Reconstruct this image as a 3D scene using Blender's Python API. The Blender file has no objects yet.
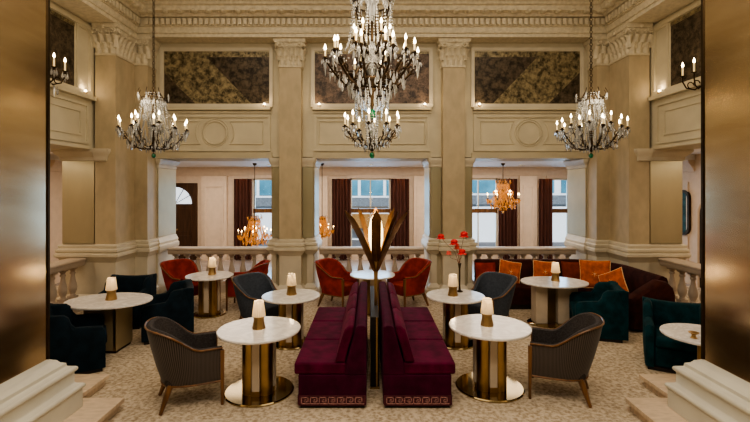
import bpy, bmesh, math, random
from math import sin, cos, pi, radians
from mathutils import Vector, Matrix
random.seed(7)
S = bpy.context.scene
COL = S.collection

# ------------------------------------------------------------------ materials
def nodes_mat(name):
    m = bpy.data.materials.new(name); m.use_nodes = True
    return m, m.node_tree.nodes, m.node_tree.links, m.node_tree.nodes['Principled BSDF']

def mat(name, c, rough=.5, metal=0., var=.12, scale=8., bump=0., bscale=60., spec=.5, stretch=(1,1,1),
        emit=None, estr=0., trans=0., ior=1.45, sheen=0., coat=0., c2=None, detail=4, fac=(.35,.65)):
    m, N, L, P = nodes_mat(name)
    P.inputs['Roughness'].default_value = rough
    P.inputs['Metallic'].default_value = metal
    P.inputs['Specular IOR Level'].default_value = spec
    P.inputs['IOR'].default_value = ior
    P.inputs['Transmission Weight'].default_value = trans
    P.inputs['Sheen Weight'].default_value = sheen
    P.inputs['Coat Weight'].default_value = coat
    if sheen:
        P.inputs['Sheen Tint'].default_value = (min(1,c[0]*2+.05), min(1,c[1]*2+.05), min(1,c[2]*2+.05), 1)
        P.inputs['Sheen Roughness'].default_value = .4
    tc = N.new('ShaderNodeTexCoord'); mp = N.new('ShaderNodeMapping')
    mp.inputs['Scale'].default_value = stretch
    L.new(tc.outputs['Object'], mp.inputs['Vector'])
    nz = N.new('ShaderNodeTexNoise'); nz.inputs['Scale'].default_value = scale; nz.inputs['Detail'].default_value = detail
    L.new(mp.outputs['Vector'], nz.inputs['Vector'])
    cr = N.new('ShaderNodeValToRGB')
    a = tuple(max(0, v*(1-var)) for v in c); b = tuple(min(1, v*(1+var)) for v in (c2 or c))
    if c2: a = c; b = c2
    cr.color_ramp.elements[0].position = fac[0]; cr.color_ramp.elements[1].position = fac[1]
    cr.color_ramp.elements[0].color = (*a, 1); cr.color_ramp.elements[1].color = (*b, 1)
    L.new(nz.outputs['Fac'], cr.inputs['Fac']); L.new(cr.outputs['Color'], P.inputs['Base Color'])
    if bump:
        n2 = N.new('ShaderNodeTexNoise'); n2.inputs['Scale'].default_value = bscale; n2.inputs['Detail'].default_value = 3
        L.new(mp.outputs['Vector'], n2.inputs['Vector'])
        bp = N.new('ShaderNodeBump'); bp.inputs['Strength'].default_value = bump; bp.inputs['Distance'].default_value = .01
        L.new(n2.outputs['Fac'], bp.inputs['Height']); L.new(bp.outputs['Normal'], P.inputs['Normal'])
    if emit:
        P.inputs['Emission Color'].default_value = (*emit, 1); P.inputs['Emission Strength'].default_value = estr
    return m

def stripe_mat(name, c1, c2, freq, rough=.8):
    """fine upright ribs running round a curved back"""
    m, N, L, P = nodes_mat(name)
    tc = N.new('ShaderNodeTexCoord'); mp = N.new('ShaderNodeMapping'); mp.inputs['Location'].default_value = (-.12, 0, 0)
    L.new(tc.outputs['Object'], mp.inputs['Vector'])
    g = N.new('ShaderNodeTexGradient'); g.gradient_type = 'RADIAL'; L.new(mp.outputs['Vector'], g.inputs['Vector'])
    mu = N.new('ShaderNodeMath'); mu.operation = 'MULTIPLY'; mu.inputs[1].default_value = freq*2*pi; L.new(g.outputs['Fac'], mu.inputs[0])
    si = N.new('ShaderNodeMath'); si.operation = 'SINE'; L.new(mu.outputs[0], si.inputs[0])
    mr = N.new('ShaderNodeMapRange'); mr.inputs['From Min'].default_value = -1; L.new(si.outputs[0], mr.inputs['Value'])
    cr = N.new('ShaderNodeValToRGB'); cr.color_ramp.elements[0].color = (*c1, 1); cr.color_ramp.elements[1].color = (*c2, 1)
    L.new(mr.outputs['Result'], cr.inputs['Fac']); L.new(cr.outputs['Color'], P.inputs['Base Color'])
    P.inputs['Roughness'].default_value = rough; P.inputs['Sheen Weight'].default_value = .2
    P.inputs['Specular IOR Level'].default_value = .2
    return m

def marble_mat(name):
    m, N, L, P = nodes_mat(name)
    tc = N.new('ShaderNodeTexCoord')
    n1 = N.new('ShaderNodeTexNoise'); n1.inputs['Scale'].default_value = 3; n1.inputs['Detail'].default_value = 8
    n1.inputs['Distortion'].default_value = 2.5
    L.new(tc.outputs['Object'], n1.inputs['Vector'])
    cr = N.new('ShaderNodeValToRGB')
    e = cr.color_ramp.elements
    e[0].position = .38; e[0].color = (.86, .83, .80, 1); e[1].position = .62; e[1].color = (.88, .85, .82, 1)
    k = cr.color_ramp.elements.new(.5); k.color = (.70, .67, .65, 1)
    L.new(n1.outputs['Fac'], cr.inputs['Fac']); L.new(cr.outputs['Color'], P.inputs['Base Color'])
    P.inputs['Roughness'].default_value = .16
    return m

def mottle_mat(name, dark, light, rough=.35, metal=.3, scale=3.5):
    m, N, L, P = nodes_mat(name)
    tc = N.new('ShaderNodeTexCoord')
    n1 = N.new('ShaderNodeTexNoise'); n1.inputs['Scale'].default_value = scale; n1.inputs['Detail'].default_value = 12
    n1.inputs['Roughness'].default_value = .75
    n2 = N.new('ShaderNodeTexVoronoi'); n2.inputs['Scale'].default_value = scale*5
    L.new(tc.outputs['Object'], n1.inputs['Vector']); L.new(n1.outputs['Color'], n2.inputs['Vector'])
    mx = N.new('ShaderNodeMath'); mx.operation = 'MULTIPLY_ADD'; mx.inputs[1].default_value = .25
    L.new(n2.outputs['Distance'], mx.inputs[0]); L.new(n1.outputs['Fac'], mx.inputs[2])
    cr = N.new('ShaderNodeValToRGB'); cr.color_ramp.elements[0].position = .53; cr.color_ramp.elements[1].position = .74
    cr.color_ramp.elements[0].color = (*dark, 1); cr.color_ramp.elements[1].color = (*light, 1)
    L.new(mx.outputs[0], cr.inputs['Fac']); L.new(cr.outputs['Color'], P.inputs['Base Color'])
    P.inputs['Roughness'].default_value = rough; P.inputs['Metallic'].default_value = metal
    return m

def carpet_mat(name):
    m, N, L, P = nodes_mat(name)
    tc = N.new('ShaderNodeTexCoord')
    n1 = N.new('ShaderNodeTexNoise'); n1.inputs['Scale'].default_value = 26; n1.inputs['Detail'].default_value = 9; n1.inputs['Roughness'].default_value = .75
    n2 = N.new('ShaderNodeTexVoronoi'); n2.inputs['Scale'].default_value = 24; n2.feature = 'SMOOTH_F1'
    L.new(tc.outputs['Object'], n1.inputs['Vector']); L.new(tc.outputs['Object'], n2.inputs['Vector'])
    ad = N.new('ShaderNodeMath'); ad.operation = 'MULTIPLY_ADD'; ad.inputs[1].default_value = .35
    L.new(n2.outputs['Distance'], ad.inputs[0]); L.new(n1.outputs['Fac'], ad.inputs[2])
    cr = N.new('ShaderNodeValToRGB'); cr.color_ramp.elements[0].position = .50; cr.color_ramp.elements[1].position = .76
    cr.color_ramp.elements[0].color = (.32, .245, .17, 1); cr.color_ramp.elements[1].color = (.64, .54, .415, 1)
    L.new(ad.outputs[0], cr.inputs['Fac']); L.new(cr.outputs['Color'], P.inputs['Base Color'])
    P.inputs['Roughness'].default_value = .95; P.inputs['Specular IOR Level'].default_value = .1
    bp = N.new('ShaderNodeBump'); bp.inputs['Strength'].default_value = .4; bp.inputs['Distance'].default_value = .01
    n3 = N.new('ShaderNodeTexNoise'); n3.inputs['Scale'].default_value = 120
    L.new(tc.outputs['Object'], n3.inputs['Vector'])
    L.new(n3.outputs['Fac'], bp.inputs['Height']); L.new(bp.outputs['Normal'], P.inputs['Normal'])
    return m

def emit_mat(name, c, s):
    m, N, L, P = nodes_mat(name)
    P.inputs['Base Color'].default_value = (*c, 1)
    nz = N.new('ShaderNodeTexNoise'); nz.inputs['Scale'].default_value = 20
    mr = N.new('ShaderNodeMapRange'); mr.inputs['To Min'].default_value = s*.9; mr.inputs['To Max'].default_value = s*1.1
    L.new(nz.outputs['Fac'], mr.inputs['Value']); L.new(mr.outputs['Result'], P.inputs['Emission Strength'])
    P.inputs['Emission Color'].default_value = (*c, 1)
    return m

def glass_mat(name, tint=(.95, .98, 1), refl=.08, haze=0.):
    m, N, L, P = nodes_mat(name)
    out = N['Material Output']
    tr = N.new('ShaderNodeBsdfTransparent'); tr.inputs['Color'].default_value = (*tint, 1)
    gl = N.new('ShaderNodeBsdfGlossy'); gl.inputs['Roughness'].default_value = .03
    fr = N.new('ShaderNodeFresnel'); fr.inputs['IOR'].default_value = 1.3
    mx = N.new('ShaderNodeMixShader'); L.new(fr.outputs[0], mx.inputs[0]); L.new(tr.outputs[0], mx.inputs[1]); L.new(gl.outputs[0], mx.inputs[2])
    L.new(mx.outputs[0], out.inputs['Surface'])
    return m

def shade_mat(name, c, e):
    m, N, L, P = nodes_mat(name)
    out = N['Material Output']
    w = N.new('ShaderNodeTexNoise'); w.inputs['Scale'].default_value = 30
    cr = N.new('ShaderNodeValToRGB'); cr.color_ramp.elements[0].color = (*[v*.9 for v in c], 1); cr.color_ramp.elements[1].color = (*c, 1)
    L.new(w.outputs['Fac'], cr.inputs['Fac']); L.new(cr.outputs['Color'], P.inputs['Base Color'])
    P.inputs['Roughness'].default_value = .8
    P.inputs['Emission Color'].default_value = (1, .80, .50, 1); P.inputs['Emission Strength'].default_value = e
    tl = N.new('ShaderNodeBsdfTranslucent'); tl.inputs['Color'].default_value = (1, .82, .58, 1)
    mx = N.new('ShaderNodeMixShader'); mx.inputs[0].default_value = .45
    L.new(P.outputs[0], mx.inputs[1]); L.new(tl.outputs[0], mx.inputs[2]); L.new(mx.outputs[0], out.inputs['Surface'])
    return m

M = {}
M['plaster'] = mat('cream_plaster', (.62, .56, .42), .55, var=.06, scale=2.5)
M['plaster_dark'] = mat('tan_plaster', (.52, .46, .33), .55, var=.06, scale=3)
M['stone'] = mat('honey_stone', (.50, .415, .28), .5, var=.09, scale=5, stretch=(1, 1, .6))
M['trimcream'] = mat('cream_moulding', (.66, .60, .48), .45, var=.05, scale=4)
M['ornament'] = mat('carved_plaster', (.66, .59, .45), .6, var=.1, scale=14, bump=.3, bscale=40)
M['ceil'] = mat('ceiling_plaster', (.66, .59, .46), .7, var=.04)
M['base_paint'] = mat('pillar_base_paint', (.62, .60, .52), .4, var=.04, scale=3)
M['step_stone'] = mat('travertine_step', (.62, .49, .36), .5, var=.1, scale=9, stretch=(1, 3, 1))
M['back_wall'] = mat('pink_cream_wall', (.70, .57, .45), .6, var=.04)
M['back_ceil'] = mat('white_ceiling', (.80, .78, .78), .7, var=.02)
M['pier_panel'] = mat('champagne_metal', (.50, .48, .36), .28, metal=.8, var=.07, scale=2, stretch=(1, 1, .4))
M['bronze_panel'] = mat('brushed_bronze_panel', (.60, .48, .33), .19, metal=1, var=.07, scale=3, bump=.02, bscale=9, stretch=(.5, .5, 2.5), c2=(.70, .58, .41))
M['dark_bronze'] = mat('dark_bronze', (.05, .035, .02), .35, metal=.8, var=.2)
M['antique_bronze'] = mat('antique_bronze_arms', (.045, .028, .014), .35, metal=.8, var=.25)
M['brass'] = mat('polished_brass', (.42, .28, .13), .32, metal=1, var=.12, scale=3)
M['brass_dark'] = mat('aged_brass', (.42, .29, .14), .35, metal=1, var=.2, scale=6)
M['brass_mirror'] = mat('mirror_brass', (.40, .32, .18), .09, metal=1, var=.04)
M['lacquer'] = mat('cream_lacquer', (.60, .50, .39), .35, var=.05)
M['marble'] = marble_mat('white_marble')
M['carpet'] = carpet_mat('beige_patterned_carpet')
M['back_floor'] = mat('pale_marble_floor', (.30, .26, .24), .25, var=.12, scale=3)
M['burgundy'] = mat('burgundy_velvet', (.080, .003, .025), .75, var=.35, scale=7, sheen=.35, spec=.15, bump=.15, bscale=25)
M['burgundy_d'] = mat('burgundy_velvet_dark', (.050, .003, .020), .8, var=.3, scale=7, sheen=.2, spec=.15)  # darker purple burgundy on the banquette bases and back frames
M['key_band'] = mat('key_braid_ground', (.08, .012, .024), .7, var=.2)
M['key_line'] = mat('key_braid_thread', (.36, .18, .17), .6, var=.2, scale=60)
M['navy'] = mat('navy_velvet', (.004, .013, .022), .75, var=.3, scale=9, sheen=.16, spec=.15)
M['teal'] = mat('teal_velvet', (.003, .030, .040), .75, var=.35, scale=9, sheen=.22, spec=.15)
M['red_velvet'] = mat('rust_red_velvet', (.25, .026, .014), .75, var=.3, scale=8, sheen=.25, spec=.15)
M['bluegrey'] = mat('slate_blue_fabric', (.055, .065, .085), .8, var=.15, scale=30, sheen=.2, spec=.15)
M['brown_stripe'] = stripe_mat('brown_ribbed_fabric', (.026, .020, .018), (.11, .088, .074), 150)
M['brown_inner'] = mat('charcoal_fabric', (.052, .046, .046), .85, var=.25, scale=60, spec=.15)
M['wood'] = mat('walnut_wood', (.15, .068, .024), .35, var=.35, scale=5, stretch=(3, 3, .6), coat=.2)
M['sofa'] = mat('oxblood_velvet', (.040, .010, .007), .75, var=.35, scale=8, sheen=.2, spec=.15)
M['orange'] = mat('burnt_orange_velvet', (.48, .105, .012), .7, var=.3, scale=10, sheen=.3, spec=.15)
M['rust'] = mat('rust_cushion_velvet', (.19, .035, .012), .75, var=.25, scale=10, sheen=.25, spec=.15)
M['thread'] = mat('gold_thread', (.75, .48, .26), .6, var=.2, scale=40)
M['curtain'] = mat('chocolate_curtain', (.085, .036, .028), .85, var=.25, scale=6, stretch=(6, 1, .3), sheen=.2, spec=.1)
M['candle'] = mat('ivory_candle', (.78, .66, .42), .5, var=.05, emit=(1, .7, .3), estr=.35)
M['bulb'] = emit_mat('candle_bulb_glow', (1., .80, .50), 20.)
M['bulb_amber'] = emit_mat('amber_bulb_glow', (1., .62, .26), 22.)
M['crystal'] = mat('cut_crystal', (.93, .95, .95), .03, var=.02, trans=.68, ior=1.55, spec=1.)
M['amber_crystal'] = mat('amber_crystal', (.75, .33, .06), .08, var=.15, trans=.55, ior=1.5, spec=.8, emit=(1, .45, .1), estr=.15)
M['green_glass'] = mat('green_glass', (.0, .20, .075), .05, var=.1, trans=.2, spec=.9)
M['glass'] = glass_mat('window_glass')
M['fan_glass'] = mat('frosted_fanlight_glass', (.75, .85, .95), .3, var=.05, emit=(.75, .88, 1), estr=.9)
M['shade'] = shade_mat('cream_lamp_shade', (.80, .70, .52), .12)
M['antique_dark'] = mottle_mat('antiqued_dark_mirror', (.008, .006, .004), (.15, .115, .08), scale=7)
M['antique_red'] = mottle_mat('antiqued_brown_mirror', (.010, .006, .005), (.18, .12, .085), scale=5)
M['antique_gold_and_reflection'] = mottle_mat('antiqued_gold_and_reflection', (.03, .024, .013), (.42, .35, .21), scale=9)  # mottled gold of the borders and of the painted reflection band
M['spot'] = emit_mat('uplight_lens', (1., .85, .6), 14.)
M['door'] = mat('dark_oak_door', (.055, .025, .012), .4, var=.3, scale=4, stretch=(4, 1, .5))
M['bloom'] = mat('red_petal', (.62, .012, .015), .45, var=.2, scale=20)
M['bloom_pink'] = mat('coral_petal', (.75, .12, .09), .45, var=.2, scale=20)
M['stem'] = mat('flower_stem', (.20, .10, .06), .6, var=.2)
M['leaf_bronze'] = mat('bronze_palm_leaf', (.15, .075, .032), .42, metal=.75, var=.4, scale=6)
M['glow'] = emit_mat('warm_lamp_glow', (1., .72, .34), 5.)
M['facade'] = mat('stone_facade', (.60, .66, .72), .8, var=.1, scale=1)
M['facade_glass'] = mat('blue_facade_glass', (.10, .30, .42), .25, var=.35, scale=.8, spec=.6)
M['pale_facade'] = mat('pale_facade', (.85, .90, .95), .8, var=.04, scale=.6)
M['street'] = mat('asphalt', (.12, .12, .13), .9, var=.15)
M['dark'] = mat('dark_recess', (.02, .015, .012), .6, var=.2)
M['awning'] = mat('ochre_signboard', (.30, .15, .04), .6, var=.2)
M['blue_panel'] = mat('blue_glass_mirror', (.05, .16, .22), .1, metal=.6, var=.3)
M['jamb'] = mat('cream_metal_jamb', (.36, .29, .15), .4, metal=.4, var=.07, scale=2)
M['facade_band'] = mat('slate_facade_band', (.16, .19, .22), .7, var=.15)
M['balu'] = mat('shaded_grey_pink_stone', (.47, .39, .32), .45, var=.08, scale=4)  # balustrade stone, its colour darkened for the shade it stands in
M['lamp_bulb'] = emit_mat('lamp_bulb_glow', (1., .74, .40), 2.5)
M['table_wood'] = mat('tan_veneer', (.36, .28, .165), .35, metal=.3, var=.08, scale=2)
M['plinth'] = mat('blackened_bronze', (.018, .014, .012), .6, metal=.3, var=.2)
M['chain'] = M['dark_bronze']

# ------------------------------------------------------------------ mesh builder
class MB:
    def __init__(s): s.v = []; s.f = []
    def add(s, vs, fs):
        o = len(s.v); s.v += [tuple(v) for v in vs]; s.f += [tuple(i+o for i in f) for f in fs]; return s
    def box(s, x0, x1, y0, y1, z0, z1):
        return s.add([(x0,y0,z0),(x1,y0,z0),(x1,y1,z0),(x0,y1,z0),(x0,y0,z1),(x1,y0,z1),(x1,y1,z1),(x0,y1,z1)],
                     [(3,2,1,0),(4,5,6,7),(0,1,5,4),(1,2,6,5),(2,3,7,6),(3,0,4,7)])
    def hexa(s, bot, top):
        return s.add(list(bot)+list(top), [(3,2,1,0),(4,5,6,7),(0,1,5,4),(1,2,6,5),(2,3,7,6),(3,0,4,7)])
    def rings(s, rings, closed=True, cap=True):
        n = len(rings[0]); vs = [p for r in rings for p in r]; fs = []
        for i in range(len(rings)-1):
            for j in range(n if closed else n-1):
                k = (j+1) % n
                fs.append((i*n+j, i*n+k, (i+1)*n+k, (i+1)*n+j))
        if cap:
            fs.append(tuple(range(n-1, -1, -1))); b = (len(rings)-1)*n; fs.append(tuple(b+j for j in range(n)))
        return s.add(vs, fs)
    def lathe(s, prof, seg=24, c=(0,0,0), sx=1, sy=1):
        return s.rings([[(c[0]+r*sx*cos(2*pi*j/seg), c[1]+r*sy*sin(2*pi*j/seg), c[2]+z) for j in range(seg)] for r, z in prof])
    def rect(s, x0, x1, y0, y1, prof, e=(1,1,1,1)):
        return s.rings([[(x0-o*e[0],y0-o*e[2],z),(x1+o*e[1],y0-o*e[2],z),(x1+o*e[1],y1+o*e[3],z),(x0-o*e[0],y1+o*e[3],z)] for o, z in prof])
    def poly(s, pts, z0, z1):
        return s.rings([[(x,y,z0) for x,y in pts],[(x,y,z1) for x,y in pts]])
    def tube(s, pts, r, seg=8, cap=True):
        pts = [Vector(p) for p in pts]; n = len(pts); R = []
        ref = None
        for i, p in enumerate(pts):
            t = (pts[min(i+1,n-1)]-pts[max(i-1,0)])
            if t.length < 1e-9: t = Vector((0,0,1))
            t.normalize()
            if ref is None:
                ref = Vector((0,0,1)) if abs(t.z) < .9 else Vector((1,0,0))
            a = t.cross(ref)
            if a.length < 1e-6: a = t.orthogonal()
            a.normalize(); b = a.cross(t).normalized(); ref = b
            rr = r[i] if isinstance(r, (list, tuple)) else r
            R.append([p + a*rr*cos(2*pi*j/seg) + b*rr*sin(2*pi*j/seg) for j in range(seg)])
        return s.rings(R, cap=cap)
    def ell(s, c, rx, ry, rz, seg=12, rg=8):
        pr = [(max(1e-4, sin(pi*i/rg)), -cos(pi*i/rg)) for i in range(rg+1)]
        return s.rings([[(c[0]+rx*r*cos(2*pi*j/seg), c[1]+ry*r*sin(2*pi*j/seg), c[2]+rz*z) for j in range(seg)] for r, z in pr])
    def torus(s, c, R, r, axis='Z', seg=24, sg=8, a0=0, a1=2*pi):
        full = abs(a1-a0-2*pi) < 1e-6
        n = seg if full else seg+1; rings = []
        for i in range(n):
            a = a0+(a1-a0)*i/seg; ring = []
            for j in range(sg):
                b = 2*pi*j/sg; d = R+r*cos(b); h = r*sin(b)
                q = {'Z':(d*cos(a),d*sin(a),h),'Y':(d*cos(a),h,d*sin(a)),'X':(h,d*cos(a),d*sin(a))}[axis]
                ring.append((c[0]+q[0],c[1]+q[1],c[2]+q[2]))
            rings.append(ring)
        if full: rings.append(rings[0])
        return s.rings(rings, cap=not full)
    def sweep(s, path, prof, closed_prof=True, cap=True, closed=False):
        """prof (o,z); offset o to the LEFT of the path direction, mitred."""
        n = len(path); P = [Vector(p) for p in path]; rings = []
        for i in range(n):
            if closed: d0 = (P[i]-P[i-1]).normalized(); d1 = (P[(i+1)%n]-P[i]).normalized()
            else:
                d0 = (P[i]-P[i-1]).normalized() if i > 0 else (P[1]-P[0]).normalized()
                d1 = (P[i+1]-P[i]).normalized() if i < n-1 else d0
            n0 = Vector((-d0.y,d0.x)); n1 = Vector((-d1.y,d1.x)); m = (n0+n1)
            m = m.normalized(); k = 1/max(.3, m.dot(n0))
            rings.append([(P[i].x+m.x*o*k, P[i].y+m.y*o*k, z) for o, z in prof])
        if closed: rings.append(rings[0])
        return s.rings(rings, closed=closed_prof, cap=cap and not closed)
    def merge(s, other, mtx=None):
        vs = other.v if mtx is None else [tuple(mtx @ Vector(v)) for v in other.v]
        return s.add(vs, other.f)
    def mesh(s, name, m, smooth=True, ang=38):
        me = bpy.data.meshes.new(name); me.from_pydata(s.v, [], s.f); me.update()
        bm = bmesh.new(); bm.from_mesh(me)
        bmesh.ops.recalc_face_normals(bm, faces=bm.faces); bm.to_mesh(me); bm.free()
        if smooth:
            me.polygons.foreach_set('use_smooth', [True]*len(me.polygons))
            try: me.set_sharp_from_angle(angle=radians(ang))
            except Exception: pass
        me.materials.append(m); return me
    def build(s, name, m, parent=None, bevel=0, smooth=True, loc=None, rot=None, seg=3, sub=0):
        o = bpy.data.objects.new(name, s.mesh(name, m, smooth)); COL.objects.link(o)
        if parent: o.parent = parent
        if loc: o.location = loc
        if rot: o.rotation_euler = rot
        if bevel:
            b = o.modifiers.new('bevel', 'BEVEL'); b.width = bevel; b.segments = seg; b.limit_method = 'ANGLE'; b.angle_limit = radians(40)
        if sub:
            b = o.modifiers.new('sub', 'SUBSURF'); b.levels = sub; b.render_levels = sub
        return o

def thing(name, label, cat, loc=(0,0,0), rotz=0, group=None):
    o = bpy.data.objects.new(name, None); COL.objects.link(o)
    o.location = loc; o.rotation_euler = (0,0,rotz); o.empty_display_size = .2
    o['label'] = label; o['category'] = cat
    if group: o['group'] = group
    return o
def tag(o, label, cat, group=None):
    o['label'] = label; o['category'] = cat
    if group: o['group'] = group
    return o
def struct(name, mb, m, bevel=0, label=None, smooth=True):
    o = mb.build(name, m, bevel=bevel, smooth=smooth); o['kind'] = 'structure'
    if label: o['label'] = label
    return o
def inst(o, name, parent, loc=None, rot=None, sc=None):
    c = o.copy(); c.name = name; COL.objects.link(c); c.parent = parent
    if loc is not None: c.location = loc
    if rot is not None: c.rotation_euler = rot
    if sc is not None: c.scale = sc
    return c
def dup(root, loc, rotz, label, group=None, swap=None):
    def cp(o, par):
        c = o.copy(); COL.objects.link(c)
        if par: c.parent = par
        if swap and c.type == 'MESH' and o.data.materials and o.data.materials[0].name in swap:
            c.data = o.data.copy(); c.data.materials[0] = swap[o.data.materials[0].name]
        for ch in list(o.children): cp(ch, c)
        return c
    r = cp(root, None); r.location = loc; r.rotation_euler = (0,0,rotz); r['label'] = label
    if group: r['group'] = group
    return r

def light(name, typ, loc, power, color, size=.1, rot=None, sizey=None, spot=None):
    l = bpy.data.lights.new(name, typ); l.energy = power; l.color = color
    if typ == 'AREA':
        l.size = size
        if sizey: l.shape = 'RECTANGLE'; l.size_y = sizey
    elif typ == 'SUN': l.angle = size
    else: l.shadow_soft_size = size
    if spot: l.spot_size = spot; l.spot_blend = .8
    o = bpy.data.objects.new(name, l); COL.objects.link(o); o.location = loc
    if rot: o.rotation_euler = rot
    return o

# ------------------------------------------------------------------ camera
cam = bpy.data.cameras.new('camera'); cam.sensor_width = 36; cam.lens = 435/750*36
cam.shift_x = 5.8/750; cam.shift_y = -23/750; cam.clip_end = 200
co = bpy.data.objects.new('camera', cam); COL.objects.link(co)
co.location = (-.061, 0, 2.36); co.rotation_euler = (pi/2, 0, 0)
S.camera = co

# ================================================================== SETTING
YB = 9.6; YB2 = 10.5; XS = 5.5; CE = 6.6; OP = 3.04; YW = 14.3; XO = 7.8
struct('floor', MB().box(-XO-.2, XO+.2, -3.2, YB2, -.1, 0), M['carpet'], label='beige mottled carpet floor')
struct('floor', MB().box(-XO-.2, XO+.2, YB2, YW+.2, -.1, 0), M['back_floor'], label='pale stone floor of the room behind the arcade')
struct('ceiling', MB().box(-XO-.2, XO+.2, -3.2, YB2, CE, CE+.15), M['ceil'])
struct('ceiling', MB().box(-XO-.2, XO+.2, YB2, YW+.2, OP, OP+.15), M['back_ceil'], label='white ceiling of the room behind the arcade')
for s, nm in ((-1, 'left'), (1, 'right')):
    a, b = sorted((s*(XS+.7), s*XO))
    struct('ceiling', MB().box(a, b, 2.4, YB2, OP+.13, OP+.25), M['back_ceil'], label='white ceiling of the %s side aisle' % nm)
    a, b = sorted((s*XO, s*(XO+.2)))
    struct('wall_outer_'+nm, MB().box(a, b, -3.2, YW+.2, 0, CE), M['back_wall'])
struct('wall_front', MB().box(-XO-.2, XO+.2, -3.2, -3.0, 0, CE), M['plaster'])

# arcade wall: upper wall over three openings, carried on two piers and two end jambs
struct('wall_middle', MB().box(-5.5, 5.5, YB, YB2, OP, CE), M['plaster'])
for s, nm in ((-1, 'left'), (1, 'right')):
    a, b = sorted((s*4.74, s*6.1)); struct('wall_middle_'+nm, MB().box(a, b, YB+.001, YB2, 0, OP), M['plaster'])
# soffit trims over the bays
n_trim = 1
def trim(mb, m=None, bevel=0, label=None):
    global n_trim
    o = struct('trim_%d' % n_trim, mb, m or M['trimcream'], bevel=bevel, label=label); n_trim += 1; return o
for x0, x1 in ((-4.74, -2.2), (-1.29, 1.29), (2.2, 4.74)):
    t = MB().box(x0-.02, x1+.02, YB-.07, YB2+.03, OP-.03, OP+.012).box(x0, x1, YB-.04, YB, OP+.012, OP+.10)
    trim(t, M['plaster_dark'], label='projecting lintel moulding over a bay')

def frame_y(mb, x0, x1, z0, z1, y, w=.05, d=.03, inner=True):
    """picture-frame moulding on a plane facing -Y"""
    def fr(a, b, c, e, ww, dd):
        mb.rings([[(a,y,c),(b,y,c),(b,y,e),(a,y,e)],[(a,y-dd,c),(b,y-dd,c),(b,y-dd,e),(a,y-dd,e)],
                  [(a+ww,y-dd,c+ww),(b-ww,y-dd,c+ww),(b-ww,y-dd,e-ww),(a+ww,y-dd,e-ww)],
                  [(a+ww,y,c+ww),(b-ww,y,c+ww),(b-ww,y,e-ww),(a+ww,y,e-ww)]], cap=False)
    fr(x0, x1, z0, z1, w, d)
    if inner: fr(x0+w*.9, x1-w*.9, z0+w*.9, z1-w*.9, w*.45, d*.5)
def frame_x(mb, y0, y1, z0, z1, x, s, w=.05, d=.03):
    q = [[(x,y0,z0),(x,y1,z0),(x,y1,z1),(x,y0,z1)],[(x+s*d,y0,z0),(x+s*d,y1,z0),(x+s*d,y1,z1),(x+s*d,y0,z1)],
         [(x+s*d,y0+w,z0+w),(x+s*d,y1-w,z0+w),(x+s*d,y1-w,z1-w),(x+s*d,y0+w,z1-w)],
         [(x,y0+w,z0+w),(x,y1-w,z0+w),(x,y1-w,z1-w),(x,y0+w,z1-w)]]
    mb.rings(q, cap=False)

# panelled parapets under the antiqued mirrors
BAYS = [('left', -4.62, -2.22, -3.46), ('centre', -1.30, 1.30, 0.), ('right', 2.22, 4.62, 3.46)]
for nm, x0, x1, cx in BAYS:
    t = MB()
    t.box(x0, x1, YB-.11, YB, 4.07, 4.135); t.box(x0, x1, YB-.03, YB, 4.0, 4.06)
    frame_y(t, x0+.02, x1-.02, 3.17, 3.98, YB, .06, .035)
    # two inner panels with hollowed ends round a disc
    for s in (-1, 1):
        pts = []
        xo = cx+s*((x1-x0)/2-.14); z0, z1 = 3.33, 3.83
        outer = [(xo, z0), (xo, z1)]
        r = .36; zc = 3.58; n = 10
        a = math.asin((z1-zc)/r)
        arc = [(cx+s*(r*cos(a-2*a*i/n)+.06), zc+r*sin(a-2*a*i/n)) for i in range(n+1)]
        loop = outer+arc
        P3 = [(p[0], YB-.012, p[1]) for p in loop]; P3.append(P3[0])
        t.tube(P3, .014, 6)
    t.torus((cx, YB-.012, 3.58), .255, .02, 'Y', 32, 6)
    t.torus((cx, YB-.008, 3.58), .30, .012, 'Y', 32, 6)
    trim(t, M['plaster'], label='raised panel moulding with a roundel on the %s parapet' % nm)
    # surround of mirror
    t = MB()
    frame_y(t, x0-.04, x1+.04, 4.137, 5.45, YB, .06, .05)
    trim(t, M['trimcream'], label='moulded surround of the %s upper panel' % nm)

# antiqued mirror panels
def mirror_panel(nm, x0, x1, label, band):
    z0, z1 = 4.19, 5.385
    t = thing('antiqued_mirror_panel', label, 'wall panel', (0, YB-.002, 0))
    MB().box(x0, x1, -.012, 0, z0, z1).build('mirror_plate', M['antique_red' if band == 0 else 'antique_dark'], t)
    if band:
        s = band; cx = (x0+x1)/2; W = (x1-x0)/2
        f = lambda u: cx+s*u*W      # u=-1 wall end, +1 centre end
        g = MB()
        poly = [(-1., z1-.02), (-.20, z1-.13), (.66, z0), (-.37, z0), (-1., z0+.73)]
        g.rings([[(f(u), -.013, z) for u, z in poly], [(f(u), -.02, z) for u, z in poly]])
        g.build('reflection_band', M['antique_gold_and_reflection'], t, smooth=False)  # ceiling reflection in the mirror, painted as a flat gold shape
        MB().box(x0, x1, -.019, -.012, z1-.14, z1).build('gilded_border', M['antique_gold_and_reflection'], t)
    else:
        MB().box(x0, x1, -.019, -.012, z1-.07, z1).build('gilded_border', M['antique_gold_and_reflection'], t)
    return t
mirror_panel('left', -4.60, -2.235, 'mottled bronze mirror panel with painted gold diagonal reflection falling rightwards above the left bay', 1)
mirror_panel('centre', -1.27, 1.27, 'mottled reddish brown mirror panel behind the largest chandelier', 0)
mirror_panel('right', 2.235, 4.60, 'mottled bronze mirror panel with painted gold diagonal reflection falling leftwards above the right bay', -1)

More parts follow.
